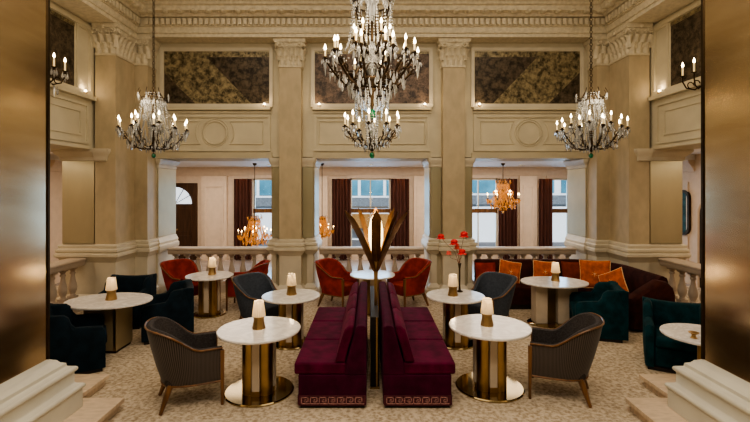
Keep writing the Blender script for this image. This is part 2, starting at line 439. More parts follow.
# side walls (upper), piers, arcade beams
for s, nm in ((-1, 'left'), (1, 'right')):
    a, b = sorted((s*XS, s*(XS+.7)))
    struct('wall_'+nm, MB().box(a, b, 2.4, YB2, OP+.09, CE), M['plaster'])
    t = MB()
    frame_x(t, 4.4, 8.50, 4.14, 5.50, s*XS, -s, .08, .05)
    frame_x(t, 8.06, 8.56, 4.18, 5.44, s*XS, -s, .05, .03)
    frame_x(t, 4.4, 8.40, 3.20, 3.98, s*XS, -s, .05, .03); frame_x(t, 4.6, 8.2, 3.35, 3.83, s*XS, -s, .035, .02)
    a, b = sorted((s*XS, s*(XS-.11))); t.box(a, b, 4.4, 8.5, 4.06, 4.135)
    a, b = sorted((s*(XS-.04), s*(XS+.72))); t.box(a, b, 4.4, 8.5, OP+.07, OP+.13)
    trim(t, M['plaster'], label='mouldings on the %s side wall' % nm)
    q = thing('antiqued_mirror_panel', 'mottled dark bronze mirror panel receding along the %s side wall' % nm, 'wall panel', (s*(XS-.001), 0, 0))
    a, b = sorted((0, -s*.012))
    MB().box(a, b, 4.5, 8.0, 4.22, 5.40).build('mirror_plate', M['antique_dark'], q)
    a, b = sorted((0, -s*.02))
    MB().box(a, b, 4.5, 8.0, 5.33, 5.40).build('gilded_border', M['antique_gold_and_reflection'], q)

# entablature + cornice
path = [(4.98, 2.4), (4.98, 9.22), (-4.98, 9.22), (-4.98, 2.4)]   # left of travel = into the room
prof = [(-.6, 5.56), (0, 5.56), (0, 5.63), (.025, 5.64), (.05, 5.70), (.05, 5.755), (.075, 5.76), (.075, 5.93), (.15, 5.94),
        (.17, 5.97), (.19, 6.0), (.30, 6.01), (.31, 6.10), (.36, 6.12), (.37, 6.16), (.40, 6.2), (.47, 6.25), (.48, 6.32), (.56, 6.36), (.58, 6.6), (-.6, 6.6)]
trim(MB().sweep(path, prof), M['ornament'], label='stepped plaster cornice round the room')
def along(path, step, off):
    for i in range(len(path)-1):
        a = Vector(path[i]); b = Vector(path[i+1]); d = (b-a).normalized(); nn = Vector((-d.y, d.x))
        a2 = a; L = (b-a).length
        k = int((L-.2)/step)
        for j in range(k):
            p = a+d*(.1+step*(j+.5))+nn*off
            yield p, d, nn
t = MB()
for p, d, nn in along(path, .115, .10):
    q = [p-d*.035-nn*.05, p+d*.035-nn*.05, p+d*.035+nn*.04, p-d*.035+nn*.04]
    t.hexa([(v.x,v.y,5.78) for v in q], [(v.x,v.y,5.91) for v in q])
trim(t, M['ornament'], label='dentil course of the cornice')
t = MB()
for p, d, nn in along(path, .30, .245):
    # leafy modillion
    ax = Matrix(((d.x, nn.x, 0), (d.y, nn.y, 0), (0, 0, 1))).to_4x4(); ax.translation = (p.x, p.y, 6.02)
    m = MB(); m.ell((0, .0, -.005), .075, .10, .05, 10, 6); m.ell((0, .07, -.02), .05, .04, .035, 8, 5)
    m.ell((.105, -.02, 0), .03, .06, .04, 8, 5)
    t.merge(m, ax)
trim(t, M['ornament'], label='leafy modillions of the cornice')
t = MB()
for p, d, nn in along(path, .09, .40):
    t.ell((p.x, p.y, 6.19), .032, .032, .03, 8, 5)
trim(t, M['ornament'], label='bead row of the cornice')

# ------------------------------------------------------------------ pilasters
PED = [(.02, 0), (.10, 0), (.10, .14), (.075, .16), (.075, .19), (.03, .24), (0, .27), (0, .90), (.03, .93), (.05, .98), (.10, 1.02), (.10, 1.07), (.06, 1.09),
       (.085, 1.12), (.085, 1.16), (.045, 1.18), (.055, 1.21), (.055, 1.235), (.0, 1.26)]
def corinthian(mb, x0, x1, y0, y1, z0, z1, faces, e=(1,1,1,0)):
    """carved capital round a rectangular shaft; faces lists (axis,sign) seen"""
    h = z1-z0
    mb.rect(x0, x1, y0, y1, [(0, z0), (.02, z0), (.025, z0+.04), (.0, z0+.05), (.0, z0+h*.4), (.03, z0+h*.7), (.08, z0+h*.86)], e)
    mb.rect(x0, x1, y0, y1, [(.09, z1-h*.13), (.11, z1-h*.08), (.11, z1)], e)
    for (p0, p1, nrm) in faces:
        p0 = Vector(p0); p1 = Vector(p1); nrm = Vector(nrm); d = p1-p0; W = d.length; d.normalize()
        ax = Matrix(((d.x, nrm.x, 0), (d.y, nrm.y, 0), (0, 0, 1))).to_4x4(); ax.translation = (p0.x, p0.y, z0)
        m = MB()
        n = max(2, round(W/.13))
        for row, (zb, zt, lift, off) in enumerate(((.05, .42, .03, 0), (.24, .68, .045, .5))):
            for i in range(n+(1 if row else 0)):
                u = (i+.5-off)/n*W; lw = W/n*.46
                if u < -.01 or u > W+.01: continue
                R = []
                for k in range(7):
                    f = k/6; z = h*(zb+(zt-zb)*min(1, f*1.12)) - (h*.05 if k == 6 else 0)
                    o = .01+lift*f**2*1.6+(.025 if k >= 5 else 0)
                    ww = lw*(1-.35*f*f) if k < 6 else lw*.35
                    R.append([(u-ww, o-.012, z), (u-ww*.5, o+.012, z), (u, o+.022, z), (u+ww*.5, o+.012, z), (u+ww, o-.012, z), (u, o-.02, z)])
                m.rings(R)
        for u, sg in ((.02, 1), (W-.02, -1)):
            m.torus((u, .07, h*.80), .045, .018, 'Y', 14, 6); m.ell((u, .08, h*.80), .022, .03, .022, 8, 5)
            m.tube([(u+sg*.11, .03, h*.55), (u+sg*.08, .05, h*.70), (u+sg*.03, .07, h*.87)], [.018, .016, .012], 6)
        if W > .35:
            m.ell((W/2, .10, h*.92), .05, .035, .05, 8, 6)
            for sg in (-1, 1): m.torus((W/2+sg*.07, .05, h*.78), .03, .013, 'Y', 12, 6)
        mb.merge(m, ax)

def shaft_panel(mb, x0, x1, y, z0, z1):
    frame_y(mb, x0+.05, x1-.05, z0, z1, y, .03, -.02, inner=False)

NB = (1, 1, 1, 0)
for s, nm in ((-1, 'left'), (1, 'right')):
    x0, x1 = sorted((s*1.53, s*2.0)); y0 = 9.38
    p = thing('arcade_pier', 'tall stone pilastered pier with carved capital and metal strips, %s of the central bay' % nm, 'pier', (0, 0, 0))
    a, b = sorted((s*1.29, s*2.2))
    MB().box(a, b, YB, YB2, 0, OP-.04).build('core', M['plaster_dark'], p)
    pr = MB().rect(x0, x1, y0, YB-.003, PED, NB).rect(a, x0-.105, YB-.05, YB-.003, PED, NB).rect(x1+.105, b, YB-.05, YB-.003, PED, NB)
    pr.build('pedestal', M['trimcream'], p)
    MB().rect(x0, x1, y0, YB-.003, [(0, 1.26), (0, 4.97)]).build('shaft', M['stone'], p)
    m = MB(); corinthian(m, x0, x1, y0, YB-.003, 4.96, 5.555, [((x0, y0), (x1, y0), (0, -1)), ((x0, YB-.02), (x0, y0), (-1, 0)), ((x1, y0), (x1, YB-.02), (1, 0))])
    m.build('capital', M['ornament'], p)
    for c, d in ((a+.015, x0-.012), (x1+.012, b-.015)):
        MB().box(c, d, YB-.035, YB-.003, 1.27, 2.82).build('metal_strip', M['pier_panel'], p)
        MB().rect(c, d, YB-.035, YB-.003, [(.0, 2.82), (.015, 2.83), (.02, 2.90), (.05, 2.94), (.06, 3.0), (.06, 3.02)], NB).build('impost', M['trimcream'], p)
    for xx, ss in ((s*1.29, -s), (s*2.2, s)):
        c, d = sorted((xx+ss*.003, xx+ss*.02))
        MB().box(c, d, YB+.02, YB2-.02, 1.27, 2.82).build('jamb_panel', M['jamb'], p)
        MB().rect(c, d, YB+.02, YB2-.02, [(.0, .02), (.03, .02), (.0, .2), (.0, .9), (.05, .95), (.07, 1.0), (.07, 1.1), (.04, 1.15), (.04, 1.22), (0, 1.26)]).build('jamb_pedestal', M['trimcream'], p)
        MB().rect(c, d, YB+.02, YB2-.02, [(.0, 2.82), (.015, 2.83), (.02, 2.90), (.05, 2.94), (.06, 2.99), (.06, 3.0)]).build('jamb_impost', M['trimcream'], p)
    # corner pilaster, folded
    t = thing('corner_pilaster', 'folded stone pilaster filling the back %s corner' % nm, 'pilaster', (0, 0, 0))
    ax0, ax1 = sorted((s*5.03, s*5.43)); bx0, bx1 = sorted((s*4.76, s*5.20))
    ea = (0, 1, 1, 0) if s < 0 else (1, 0, 1, 0)
    m = MB().rect(ax0, ax1, 8.52, YB-.003, PED, ea); m.rect(bx0, bx1, 9.22, YB-.004, [(o*.9, z) for o, z in PED], ea); m.build('pedestal', M['trimcream'], t)
    m = MB().rect(ax0, ax1, 8.52, YB-.003, [(0, 1.26), (0, 4.97)]); m.rect(bx0, bx1, 9.22, YB-.004, [(0, 1.26), (0, 4.97)]); m.build('shaft', M['stone'], t)
    m = MB()
    inn = ax0 if s > 0 else ax1
    corinthian(m, ax0, ax1, 8.52, YB-.003, 4.96, 5.555, [((ax0, 8.52), (ax1, 8.52), (0, -1)), ((inn, 8.52), (inn, 9.2), (-s, 0))], ea)
    corinthian(m, bx0, bx1, 9.22, YB-.004, 4.955, 5.55, [((bx0, 9.22), (bx1, 9.22), (0, -1))], ea)
    m.build('capital', M['ornament'], t)
    # jamb pier of the outer bay
    p = thing('jamb_pier', 'metal clad jamb pier at the outer edge of the %s bay' % nm, 'pier', (0, 0, 0))
    c, d = sorted((s*4.738, s*4.72)); ej = (0, 1, 1, 0) if s < 0 else (1, 0, 1, 0)
    MB().box(c, d, YB+.01, YB2-.01, 1.27, 2.80).build('metal_panel', M['jamb'], p)
    MB().rect(c, d, YB+.01, YB2-.01, [(.0, .02), (.05, .02), (.05, .14), (.0, .25), (.0, .9), (.05, .95), (.08, 1.0), (.08, 1.08), (.05, 1.1), (.06, 1.15), (0, 1.26)], ej).build('pedestal', M['trimcream'], p)
    MB().rect(c, d, YB+.01, YB2-.01, [(.0, 2.80), (.02, 2.81), (.02, 2.87), (.08, 2.93), (.10, 2.99), (.10, 3.0)], ej).build('impost', M['trimcream'], p)
    # end pier of the side aisle
    p = thing('aisle_pier', 'square pier with champagne metal face at the far end of the %s aisle' % nm, 'pier', (0, 0, 0))
    a, b = sorted((s*5.435, s*6.1)); ep = (1, 0, 1, 0) if s < 0 else (0, 1, 1, 0)
    MB().rect(a, b, 8.56, 9.55, PED, ep).build('pedestal', M['trimcream'], p)
    MB().box(a, b, 8.56, 9.55, 1.26, OP+.06).build('core', M['plaster_dark'], p)
    MB().box(a+.02, b-.02, 8.53, 8.559, 1.27, 2.89).build('metal_panel', M['pier_panel'], p)
    m = MB().rect(a, b, 8.56, 9.55, [(0, 2.88), (.03, 2.90), (.035, 2.97), (.09, 3.02), (.13, 3.07), (.13, 3.125), (0, 3.125)], ep)
    c, d = sorted((s*5.20, s*5.434)); m.rect(c, d, 8.49, 8.517, [(0, 2.88), (.02, 2.90), (.02, 2.97), (.05, 3.02), (.08, 3.07), (.08, 3.125), (0, 3.125)], (0, 1, 1, 0) if s < 0 else (1, 0, 1, 0))
    m.build('impost', M['trimcream'], p)

# ------------------------------------------------------------------ balustrades
def baluster_mesh():
    m = MB()
    m.box(-.065, .065, -.065, .065, 0, .06); m.box(-.06, .06, -.06, .06, .56, .61)
    m.lathe([(.05, .06), (.055, .075), (.04, .09), (.045, .11), (.068, .17), (.075, .22), (.066, .29), (.045, .37), (.034, .44), (.036, .47), (.05, .48), (.05, .50), (.036, .515), (.045, .545), (.055, .56)], 14)
    return m
BAL = None
def balustrade(label, a, b, n):
    global BAL
    a = Vector(a); b = Vector(b); d = b-a; L = d.length; ang = math.atan2(d.y, d.x)
    t = thing('balustrade', label, 'balustrade', (a.x, a.y, 0), ang)
    m = MB(); m.rings([[(x, o, z) for o, z in ((-.13, .86), (-.15, .89), (-.15, .95), (-.17, .965), (-.17, .99), (-.15, 1.005), (.15, 1.005), (.17, .99), (.17, .965), (.15, .95), (.15, .89), (.13, .86))] for x in (0, L)])
    m.build('handrail', M['balu'], t)
    m = MB().box(0, L, -.13, .13, 0, .18).box(0, L, -.11, .11, .18, .25); m.build('plinth', M['balu'], t)
    for i in range(n):
        x = L*(i+.5)/n
        if BAL is None: BAL = baluster_mesh().build('baluster', M['balu'], t, loc=(x, 0, .25))
        else: inst(BAL, 'baluster', t, (x, 0, .25))
balustrade('stone balustrade across the left bay behind the far left table', (-4.60, 9.95), (-2.31, 9.95), 9)
balustrade('stone balustrade across the central bay behind the palm leaf lamp', (-1.18, 9.95), (1.18, 9.95), 9)
balustrade('stone balustrade across the right bay behind the long corner sofa', (2.31, 9.95), (4.60, 9.95), 9)
balustrade('stone balustrade running along the left aisle beside the front bronze pillar', (-5.72, 5.2), (-5.72, 8.44), 12)
balustrade('stone balustrade running along the right aisle beyond the end of the corner sofa', (5.72, 5.2), (5.72, 8.44), 12)

# ------------------------------------------------------------------ foreground bronze pillars
for s, nm in ((-1, 'left'), (1, 'right')):
    t = thing('bronze_pillar', 'massive brushed bronze pillar on a stepped cream base at the %s edge' % nm, 'pillar', (s*3.80, 3.60, .126))
    h = .60; y0, y1 = -.62, .65
    zq = -.126
    MB().box(-h, h, y0, y1, .69+zq, CE-.05+zq).build('bronze_cladding', M['bronze_panel'], t)
    for sx in (-1, 1):
        for sy in (y0, y1):
            MB().box(sx*h-.012, sx*h+.012, sy-.012, sy+.012, .69+zq, CE-.05+zq).build('corner_strip', M['dark_bronze'], t)
    tor = lambda o, z, r: [(o+r*sin(a), z+r-r*cos(a)) for a in [pi*i/8 for i in range(9)]]
    pr = [(.0, .126), (.205, .126), (.205, .31)] + tor(.195, .31, .03) + [(.185, .375), (.165, .385), (.155, .40), (.155, .50)] + tor(.148, .50, .03) + [(.13, .565), (.11, .58), (.105, .61), (.07, .63), (.05, .66), (.03, .67), (0, .69)]
    MB().rect(-h, h, y0, y1, [(o, z+zq) for o, z in pr]).build('moulded_base', M['base_paint'], t)
    # stone steps beside the pillar
    x = s*2.67; a, b = sorted((x, s*4.7))
    q = MB().box(a, b, 2.6, 4.64, .075, .125); a2, b2 = sorted((x+s*.035, s*4.7)); q.box(a2, b2, 2.6, 4.60, 0, .075)
    tag(q.build('stone_step', M['step_stone'], bevel=.006), 'beige stone step in front, under the %s bronze pillar' % nm, 'step')
    x = s*3.18; a, b = sorted((x, s*3.92))
    q = MB().box(a, b, 4.645, 5.23, .075, .125); a2, b2 = sorted((x+s*.035, s*3.92)); q.box(a2, b2, 4.645, 5.19, 0, .075)
    tag(q.build('stone_step', M['step_stone'], bevel=.006), 'beige stone step behind the %s bronze pillar, beside the armchair legs' % nm, 'step')

# ------------------------------------------------------------------ back room: window wall
WIN = [(-3.88, -2.60), (-.68, .64), (2.90, 4.17), (5.88, 7.10)]
w = MB(); xs = [-XO]; 
for a, b in WIN: xs += [a, b]
xs.append(XO)
for i in range(0, len(xs), 2): w.box(xs[i], xs[i+1], YW, YW+.2, 0, OP)
for a, b in WIN: w.box(a, b, YW, YW+.2, 2.68, OP); w.box(a, b, YW, YW+.2, 0, .25)
struct('wall_back', w, M['back_wall'])
for i, (a, b) in enumerate(WIN):
    r = thing('window_%d' % (i+1), 'tall sash window', 'x'); del r['category']; r['kind'] = 'structure'
    r['label'] = 'tall bright window with a wide transom'
    f = MB()
    for x in (a, b-.05): f.box(x, x+.05, YW+.05, YW+.13, .25, 2.68)
    f.box(a, b, YW+.05, YW+.13, .25, .31); f.box(a, b, YW+.05, YW+.13, 2.62, 2.68)
    f.box((a+b)/2-.02, (a+b)/2+.02, YW+.06, YW+.12, .3, 2.65)
    f.build('window_frame', M['trimcream'], r)
    MB().box(a, b, YW+.03, YW+.14, 1.54, 1.68).build('transom', M['wood'], r)
    MB().box(a+.02, b-.02, YW+.085, YW+.095, .28, 2.65).build('pane', M['glass'], r)
t = MB().sweep([(XO, YB2), (XO, YW), (-XO, YW), (-XO, YB2)], [(0, OP-.28), (.03, OP-.27), (.05, OP-.2), (.13, OP-.1), (.16, OP-.05), (.16, OP), (0, OP)])
trim(t, M['back_wall'], label='crown moulding of the room behind the arcade')
t = MB()
for a, b in ((-5.55, -4.72), (-2.28, -1.42), (1.40, 2.25), (4.86, 5.42)):
    t.box(a, b, YW-.10, YW, 0, OP-.28); frame_y(t, a+.1, b-.1, .35, 2.45, YW-.10, .05, .035)
for a, b in WIN:
    t.box(a-.12, a, YW-.04, YW, 0, 2.76); t.box(b, b+.12, YW-.04, YW, 0, 2.76); t.box(a-.12, b+.12, YW-.05, YW, 2.68, 2.78)
trim(t, M['back_wall'], label='wall panel mouldings between the windows')
# dark door with fanlight
d = thing('door_1', 'dark panelled door under a bright half-round fanlight', 'x'); del d['category']; d['kind'] = 'structure'
cx = -6.42
m = MB().box(cx-.72, cx+.72, YW-.03, YW, 0, 2.52); m.build('door_surround', M['door'], d)
m = MB().box(cx-.58, cx+.58, YW-.06, YW-.03, 0, 1.80)
for sx in (-1, 1):
    for z0, z1 in ((.15, .8), (.9, 1.7)):
        c1, c2 = sorted((cx+sx*.07, cx+sx*.51)); frame_y(m, c1, c2, z0, z1, YW-.06, .03, .015, False)
m.build('door_leaf', M['door'], d)
pts = [(cx+.57*cos(pi*i/20), 1.84+.57*sin(pi*i/20)) for i in range(21)]
MB().rings([[(x, YW-.035, z) for x, z in pts], [(x, YW-.045, z) for x, z in pts]]).build('fanlight_pane', M['fan_glass'], d)
m = MB()
for i in range(1, 6): m.tube([(cx, YW-.05, 1.84), (cx+.57*cos(pi*i/6), YW-.05, 1.84+.57*sin(pi*i/6))], .012, 6)
m.tube([(x, YW-.05, z) for x, z in pts], .02, 6); m.build('fanlight_bars', M['door'], d)
m = MB().lathe([(.025, 0), (.03, .02), (.0, .03)], 12); m.build('door_handle', M['brass'], d, loc=(cx+.08, YW-.06, 1.0), rot=(pi/2, 0, 0))

# curtains
def curtain(x0, x1, label):
    m = MB(); n = 60; R = []
    for i in range(n+1):
        u = i/n; x = x0+(x1-x0)*u; k = max(3, round((x1-x0)/.11))
        R.append((x, .045*sin(2*pi*k*u)+.012*sin(7*u*pi+x)))
    m.rings([[(x, y, z) for x, y in R]+[(x, y+.012, z) for x, y in reversed(R)] for z in (0.03, .6, 1.4, 2.2, 2.60, 2.66)])
    o = m.build('curtain', M['curtain'], loc=(0, YW-.16, 0)); tag(o, label, 'curtain', None)
curtain(-4.46, -3.88, 'dark brown pleated curtain behind the low amber chandelier in the left bay')
curtain(-1.27, -.66, 'dark brown pleated curtain left of the central window')
curtain(.64, 1.24, 'dark brown pleated curtain right of the central window')
curtain(4.14, 4.76, 'dark brown pleated curtain behind the high amber chandelier in the right bay')
curtain(5.46, 5.90, 'dark brown pleated curtain left of the last window in the right bay')
# right aisle wall: arch and mirror; same on the left (mostly hidden)
t = MB()
frame_x(t, 10.7, 11.5, .4, 2.5, XO, -1, .05, .03); frame_x(t, 8.2, 9.0, .4, 2.5, XO, -1, .05, .03)
trim(t, M['back_wall'], label='panel mouldings on the outer wall of the right aisle')
mm = thing('wall_mirror', 'blue tinted mirror in a rounded dark frame on the right aisle wall', 'mirror', (XO, 10.98, 1.75))
def rr(hw, hh, r, n=6):
    pts = []
    for cx_, cz_, a0 in ((hw-r, hh-r, 0), (-hw+r, hh-r, pi/2), (-hw+r, -hh+r, pi), (hw-r, -hh+r, 3*pi/2)):
        for i in range(n+1): a = a0+pi/2*i/n; pts.append((cx_+r*cos(a), cz_+r*sin(a)))
    return pts
p1 = rr(.36, .56, .2); p2 = rr(.30, .50, .16)
MB().rings([[(-.002, y, z) for y, z in p1], [(-.06, y, z) for y, z in p1], [(-.06, y, z) for y, z in p2], [(-.01, y, z) for y, z in p2]], cap=False).build('frame', M['antique_bronze'], mm)
MB().rings([[(-.012, y, z) for y, z in p2], [(-.02, y, z) for y, z in p2]]).build('mirror_glass', M['blue_panel'], mm)
dd = thing('door_2', 'dark arched doorway in the right aisle wall', 'x'); del dd['category']; dd['kind'] = 'structure'
arch = [(9.65, 0), (10.35, 0), (10.35, 1.75)]+[(10.0+.35*cos(pi*i/10), 1.75+.35*sin(pi*i/10)) for i in range(1, 10)]+[(9.65, 1.75)]
MB().rings([[(XO-.002, y, z) for y, z in arch], [(XO-.03, y, z) for y, z in arch]]).build('door_leaf', M['dark'], dd)
MB().tube([(XO-.03, y, z) for y, z in arch[1:]]+[(XO-.03, 9.65, 0)], .04, 8).build('door_surround', M['back_wall'], dd)

# downlights in the back room ceiling
dl0 = None
for (x, y, lb) in ((-2.95, 12.6, 'small round downlight in the white ceiling of the left bay'), (0, 12.4, 'small round downlight in the white ceiling of the central bay'),
                   (2.9, 12.6, 'small round downlight in the white ceiling left of the high amber chandelier'), (4.4, 12.8, 'small round downlight in the white ceiling right of the high amber chandelier')):
    t = thing('downlight', lb, 'ceiling light', (x, y, OP), 0, 'downlights in the back room')
    if dl0 is None:
        r0 = MB().torus((0, 0, -.006), .05, .012, 'Z', 20, 6).build('trim_ring', M['trimcream'], t)
        l0 = MB().lathe([(.04, -.006), (.04, -.001)], 16).build('lens', M['spot'], t); dl0 = (r0, l0)
    else:
        inst(dl0[0], 'trim_ring', t); inst(dl0[1], 'lens', t)

# outside
struct('street', MB().box(-30, 30, YW+.3, 45, -.6, -.5), M['street'])
def building(x0, x1, y, label, wall, zs, ncol, glassm, ph, z0=-.5):
    t = thing('building', label, 'building', ((x0+x1)/2, y, z0))
    W = (x1-x0)/2; H = 8.5
    MB().box(-W, W, 0, 4, 0, H).build('facade', wall, t)
    cw = 2*W/ncol; g0 = None
    for z in zs:
        for c in range(ncol):
            loc = (-W+cw*(c+.5), 0, z-z0)
            if g0 is None:
                g0 = MB().box(-cw*.44, cw*.44, -.03, 0, 0, ph).build('window_pane', glassm, t, loc=loc)
            else: inst(g0, 'window_pane', t, loc)
    m = MB()
    for z in zs: m.box(-W, W, -.14, 0, z-z0-.60, z-z0-.12)
    m.build('string_course', M['facade_band'], t)
    return t
building(-9, 3.6, 24, 'grey building with blue glazing across the street behind the central window', M['pale_facade'], (1.95, 4.4), 9, M['facade_glass'], 1.6)
building(3.8, 16, 23, 'pale building across the street outside the right windows', M['pale_facade'], (2.1, 4.6), 4, M['facade_glass'], 1.7)
o = MB().box(-2.5, 2.5, 23.3, 23.9, .2, .95).build('shop_awning', M['awning'], None); tag(o, 'ochre shop fascia across the street behind the bronze leaf lamp', 'awning')

# ================================================================== FURNITURE
# ---- round tables
def table_top(r, ry=None):
    ry = ry or r
    return MB().lathe([(r-.02, .70), (r-.004, .704), (r, .712), (r, .722), (r-.006, .73), (.02, .73)], 56, sx=1, sy=ry/r)
def round_table(label, loc, r, rb, group=None):
    t = thing('round_table', label, 'table', loc, 0, group)
    table_top(r).build('tabletop', M['marble'], t)
    MB().lathe([(rb, 0), (rb, .012), (rb-.012, .022), (.02, .022)], 48).build('base_disc', M['brass_mirror'], t)
    m = MB()
    for k in range(4):
        a = pi/4+k*pi/2
        q = MB().lathe([(.085, .022), (.085, .70)], 20, (cos(a)*.125, sin(a)*.125, 0)); m.merge(q)
    m.build('brass_column', M['brass'], t)
    for k in range(4):
        a = k*pi/2
        q = MB().box(.10, .185, -.045, .045, .022, .70); o = q.build('lacquer_panel', M['lacquer'], t, rot=(0, 0, a), bevel=.008)
        q = MB().box(.10, .188, -.046, .046, .022, .075); q.build('toe_cap', M['brass'], t, rot=(0, 0, a))
    return t
round_table('round marble table on a brass disc base, front left beside the burgundy banquette', (-1.337, 5.06, 0), .475, .395)
round_table('round marble table on a brass disc base, front right beside the burgundy banquette', (1.365, 5.16, 0), .475, .395)
round_table('round marble table before the left slate blue armchair', (-1.25, 6.62, 0), .44, .30)
round_table('round marble table carrying the red flowers, before the right slate blue armchair', (1.25, 6.62, 0), .44, .30)
round_table('round pale table between the two far left rust red armchairs', (-3.05, 8.15, 0), .43, .30)
round_table('round pale table behind the leaf lamp, between the central rust red armchairs', (0.0, 8.25, 0), .43, .28)

# oval tables
t = thing('oval_table', 'oval marble table with bronze box pedestal among the navy armchairs', 'table', (-3.85, 6.34, 0), 0)
table_top(.60, .46).build('tabletop', M['marble'], t)
MB().box(-.28, .19, -.15, .28, .04, .70).build('pedestal_box', M['table_wood'], t, bevel=.006)
MB().box(.15, .185, -.158, -.151, .04, .70).build('pedestal_front', M['brass'], t)
MB().box(-.26, .17, -.13, .26, 0, .04).build('foot_plate', M['dark_bronze'], t)
t = thing('oval_table', 'oval marble table on two pale pedestals in front of the orange cushions', 'table', (3.17, 7.60, 0))
table_top(.57, .45).build('tabletop', M['marble'], t)
MB().lathe([(.46, 0), (.46, .015), (.44, .025), (.02, .025)], 48, sy=.72).build('base_disc', M['brass_mirror'], t)
MB().box(-.36, -.16, -.12, .12, .025, .70).build('pedestal_panel', M['lacquer'], t, bevel=.008)
MB().box(.02, .36, -.12, .12, .025, .70).build('pedestal_panel', M['lacquer'], t, bevel=.008)
MB().box(-.14, .0, -.06, .06, .025, .70).build('brass_core', M['brass'], t)
# tables half hidden by the front pillars
for s, lb in ((1, 'round marble table tucked behind the right bronze pillar, by the teal armchair'),):
    t = thing('round_table', lb, 'table', (3.66 if s > 0 else -3.88, 4.86 if s > 0 else 4.88, .125))
    q = MB().lathe([(.38, .575), (.396, .579), (.40, .587), (.40, .597), (.394, .605), (.02, .605)], 48); q.build('tabletop', M['marble'], t)
    MB().lathe([(.05, .02), (.045, .575)], 20).build('stem', M['brass'], t)
    MB().lathe([(.22, 0), (.22, .012), (.06, .02)], 32).build('base_disc', M['brass_mirror'], t)

# ---- table lamps
def lamp_proto():
    t = thing('table_lamp', '', 'lamp', (0, 0, 0))
    m = MB(); n = 8
    prof = [(.078, 0), (.080, .008), (.075, .025), (.062, .09), (.060, .12), (.066, .125), (.066, .138), (.03, .145)]
    m.lathe(prof, 8); m.build('base', M['brass_dark'], t, smooth=False)
    R = []
    for z, r in ((.145, .073), (.20, .066), (.26, .058), (.315, .050)):
        R.append([((r+.005*(j % 2))*cos(2*pi*j/40), (r+.005*(j % 2))*sin(2*pi*j/40), z) for j in range(40)])
    MB().rings(R, cap=False).build('lamp_shade', M['shade'], t)
    MB().torus((0, 0, .315), .052, .003, 'Z', 32, 6).build('shade_rim', M['lacquer'], t)
    MB().ell((0, 0, .22), .02, .02, .035).build('bulb', M['lamp_bulb'], t)
    return t
lp = lamp_proto()
LAMPS = [((-1.345, 5.06, .73), 'small cream shaded lamp on the front left round table'),
         ((1.34, 5.17, .73), 'small cream shaded lamp on the front right round table'),
         ((-1.25, 6.66, .73), 'small cream shaded lamp on the table before the left slate blue armchair'),
         ((1.21, 6.60, .73), 'small cream shaded lamp beside the tall red flowers'),
         ((-3.02, 8.2, .73), 'small cream shaded lamp on the far left table between red armchairs'),
         ((-3.83, 6.36, .73), 'small cream shaded lamp on the oval table among the navy armchairs'),
         ((3.22, 7.66, .73), 'small cream shaded lamp in front of the orange cushions'),
         ]
for i, (p, lb) in enumerate(LAMPS):
    if i == 0: lp.location = p; lp['label'] = lb
    else: dup(lp, p, 0, lb)
    light('lamp_light', 'POINT', (p[0], p[1], p[2]+.36), 1.5, (1, .74, .44), .03)
t = thing('table_ornament', 'small brass dish on the table behind the right bronze pillar', 'ornament', (3.46, 4.72, .73))
MB().lathe([(.02, 0), (.035, .004), (.02, .02), (.02, .04), (.05, .06), (.052, .066), (.015, .05)], 20).build('dish', M['brass'], t)

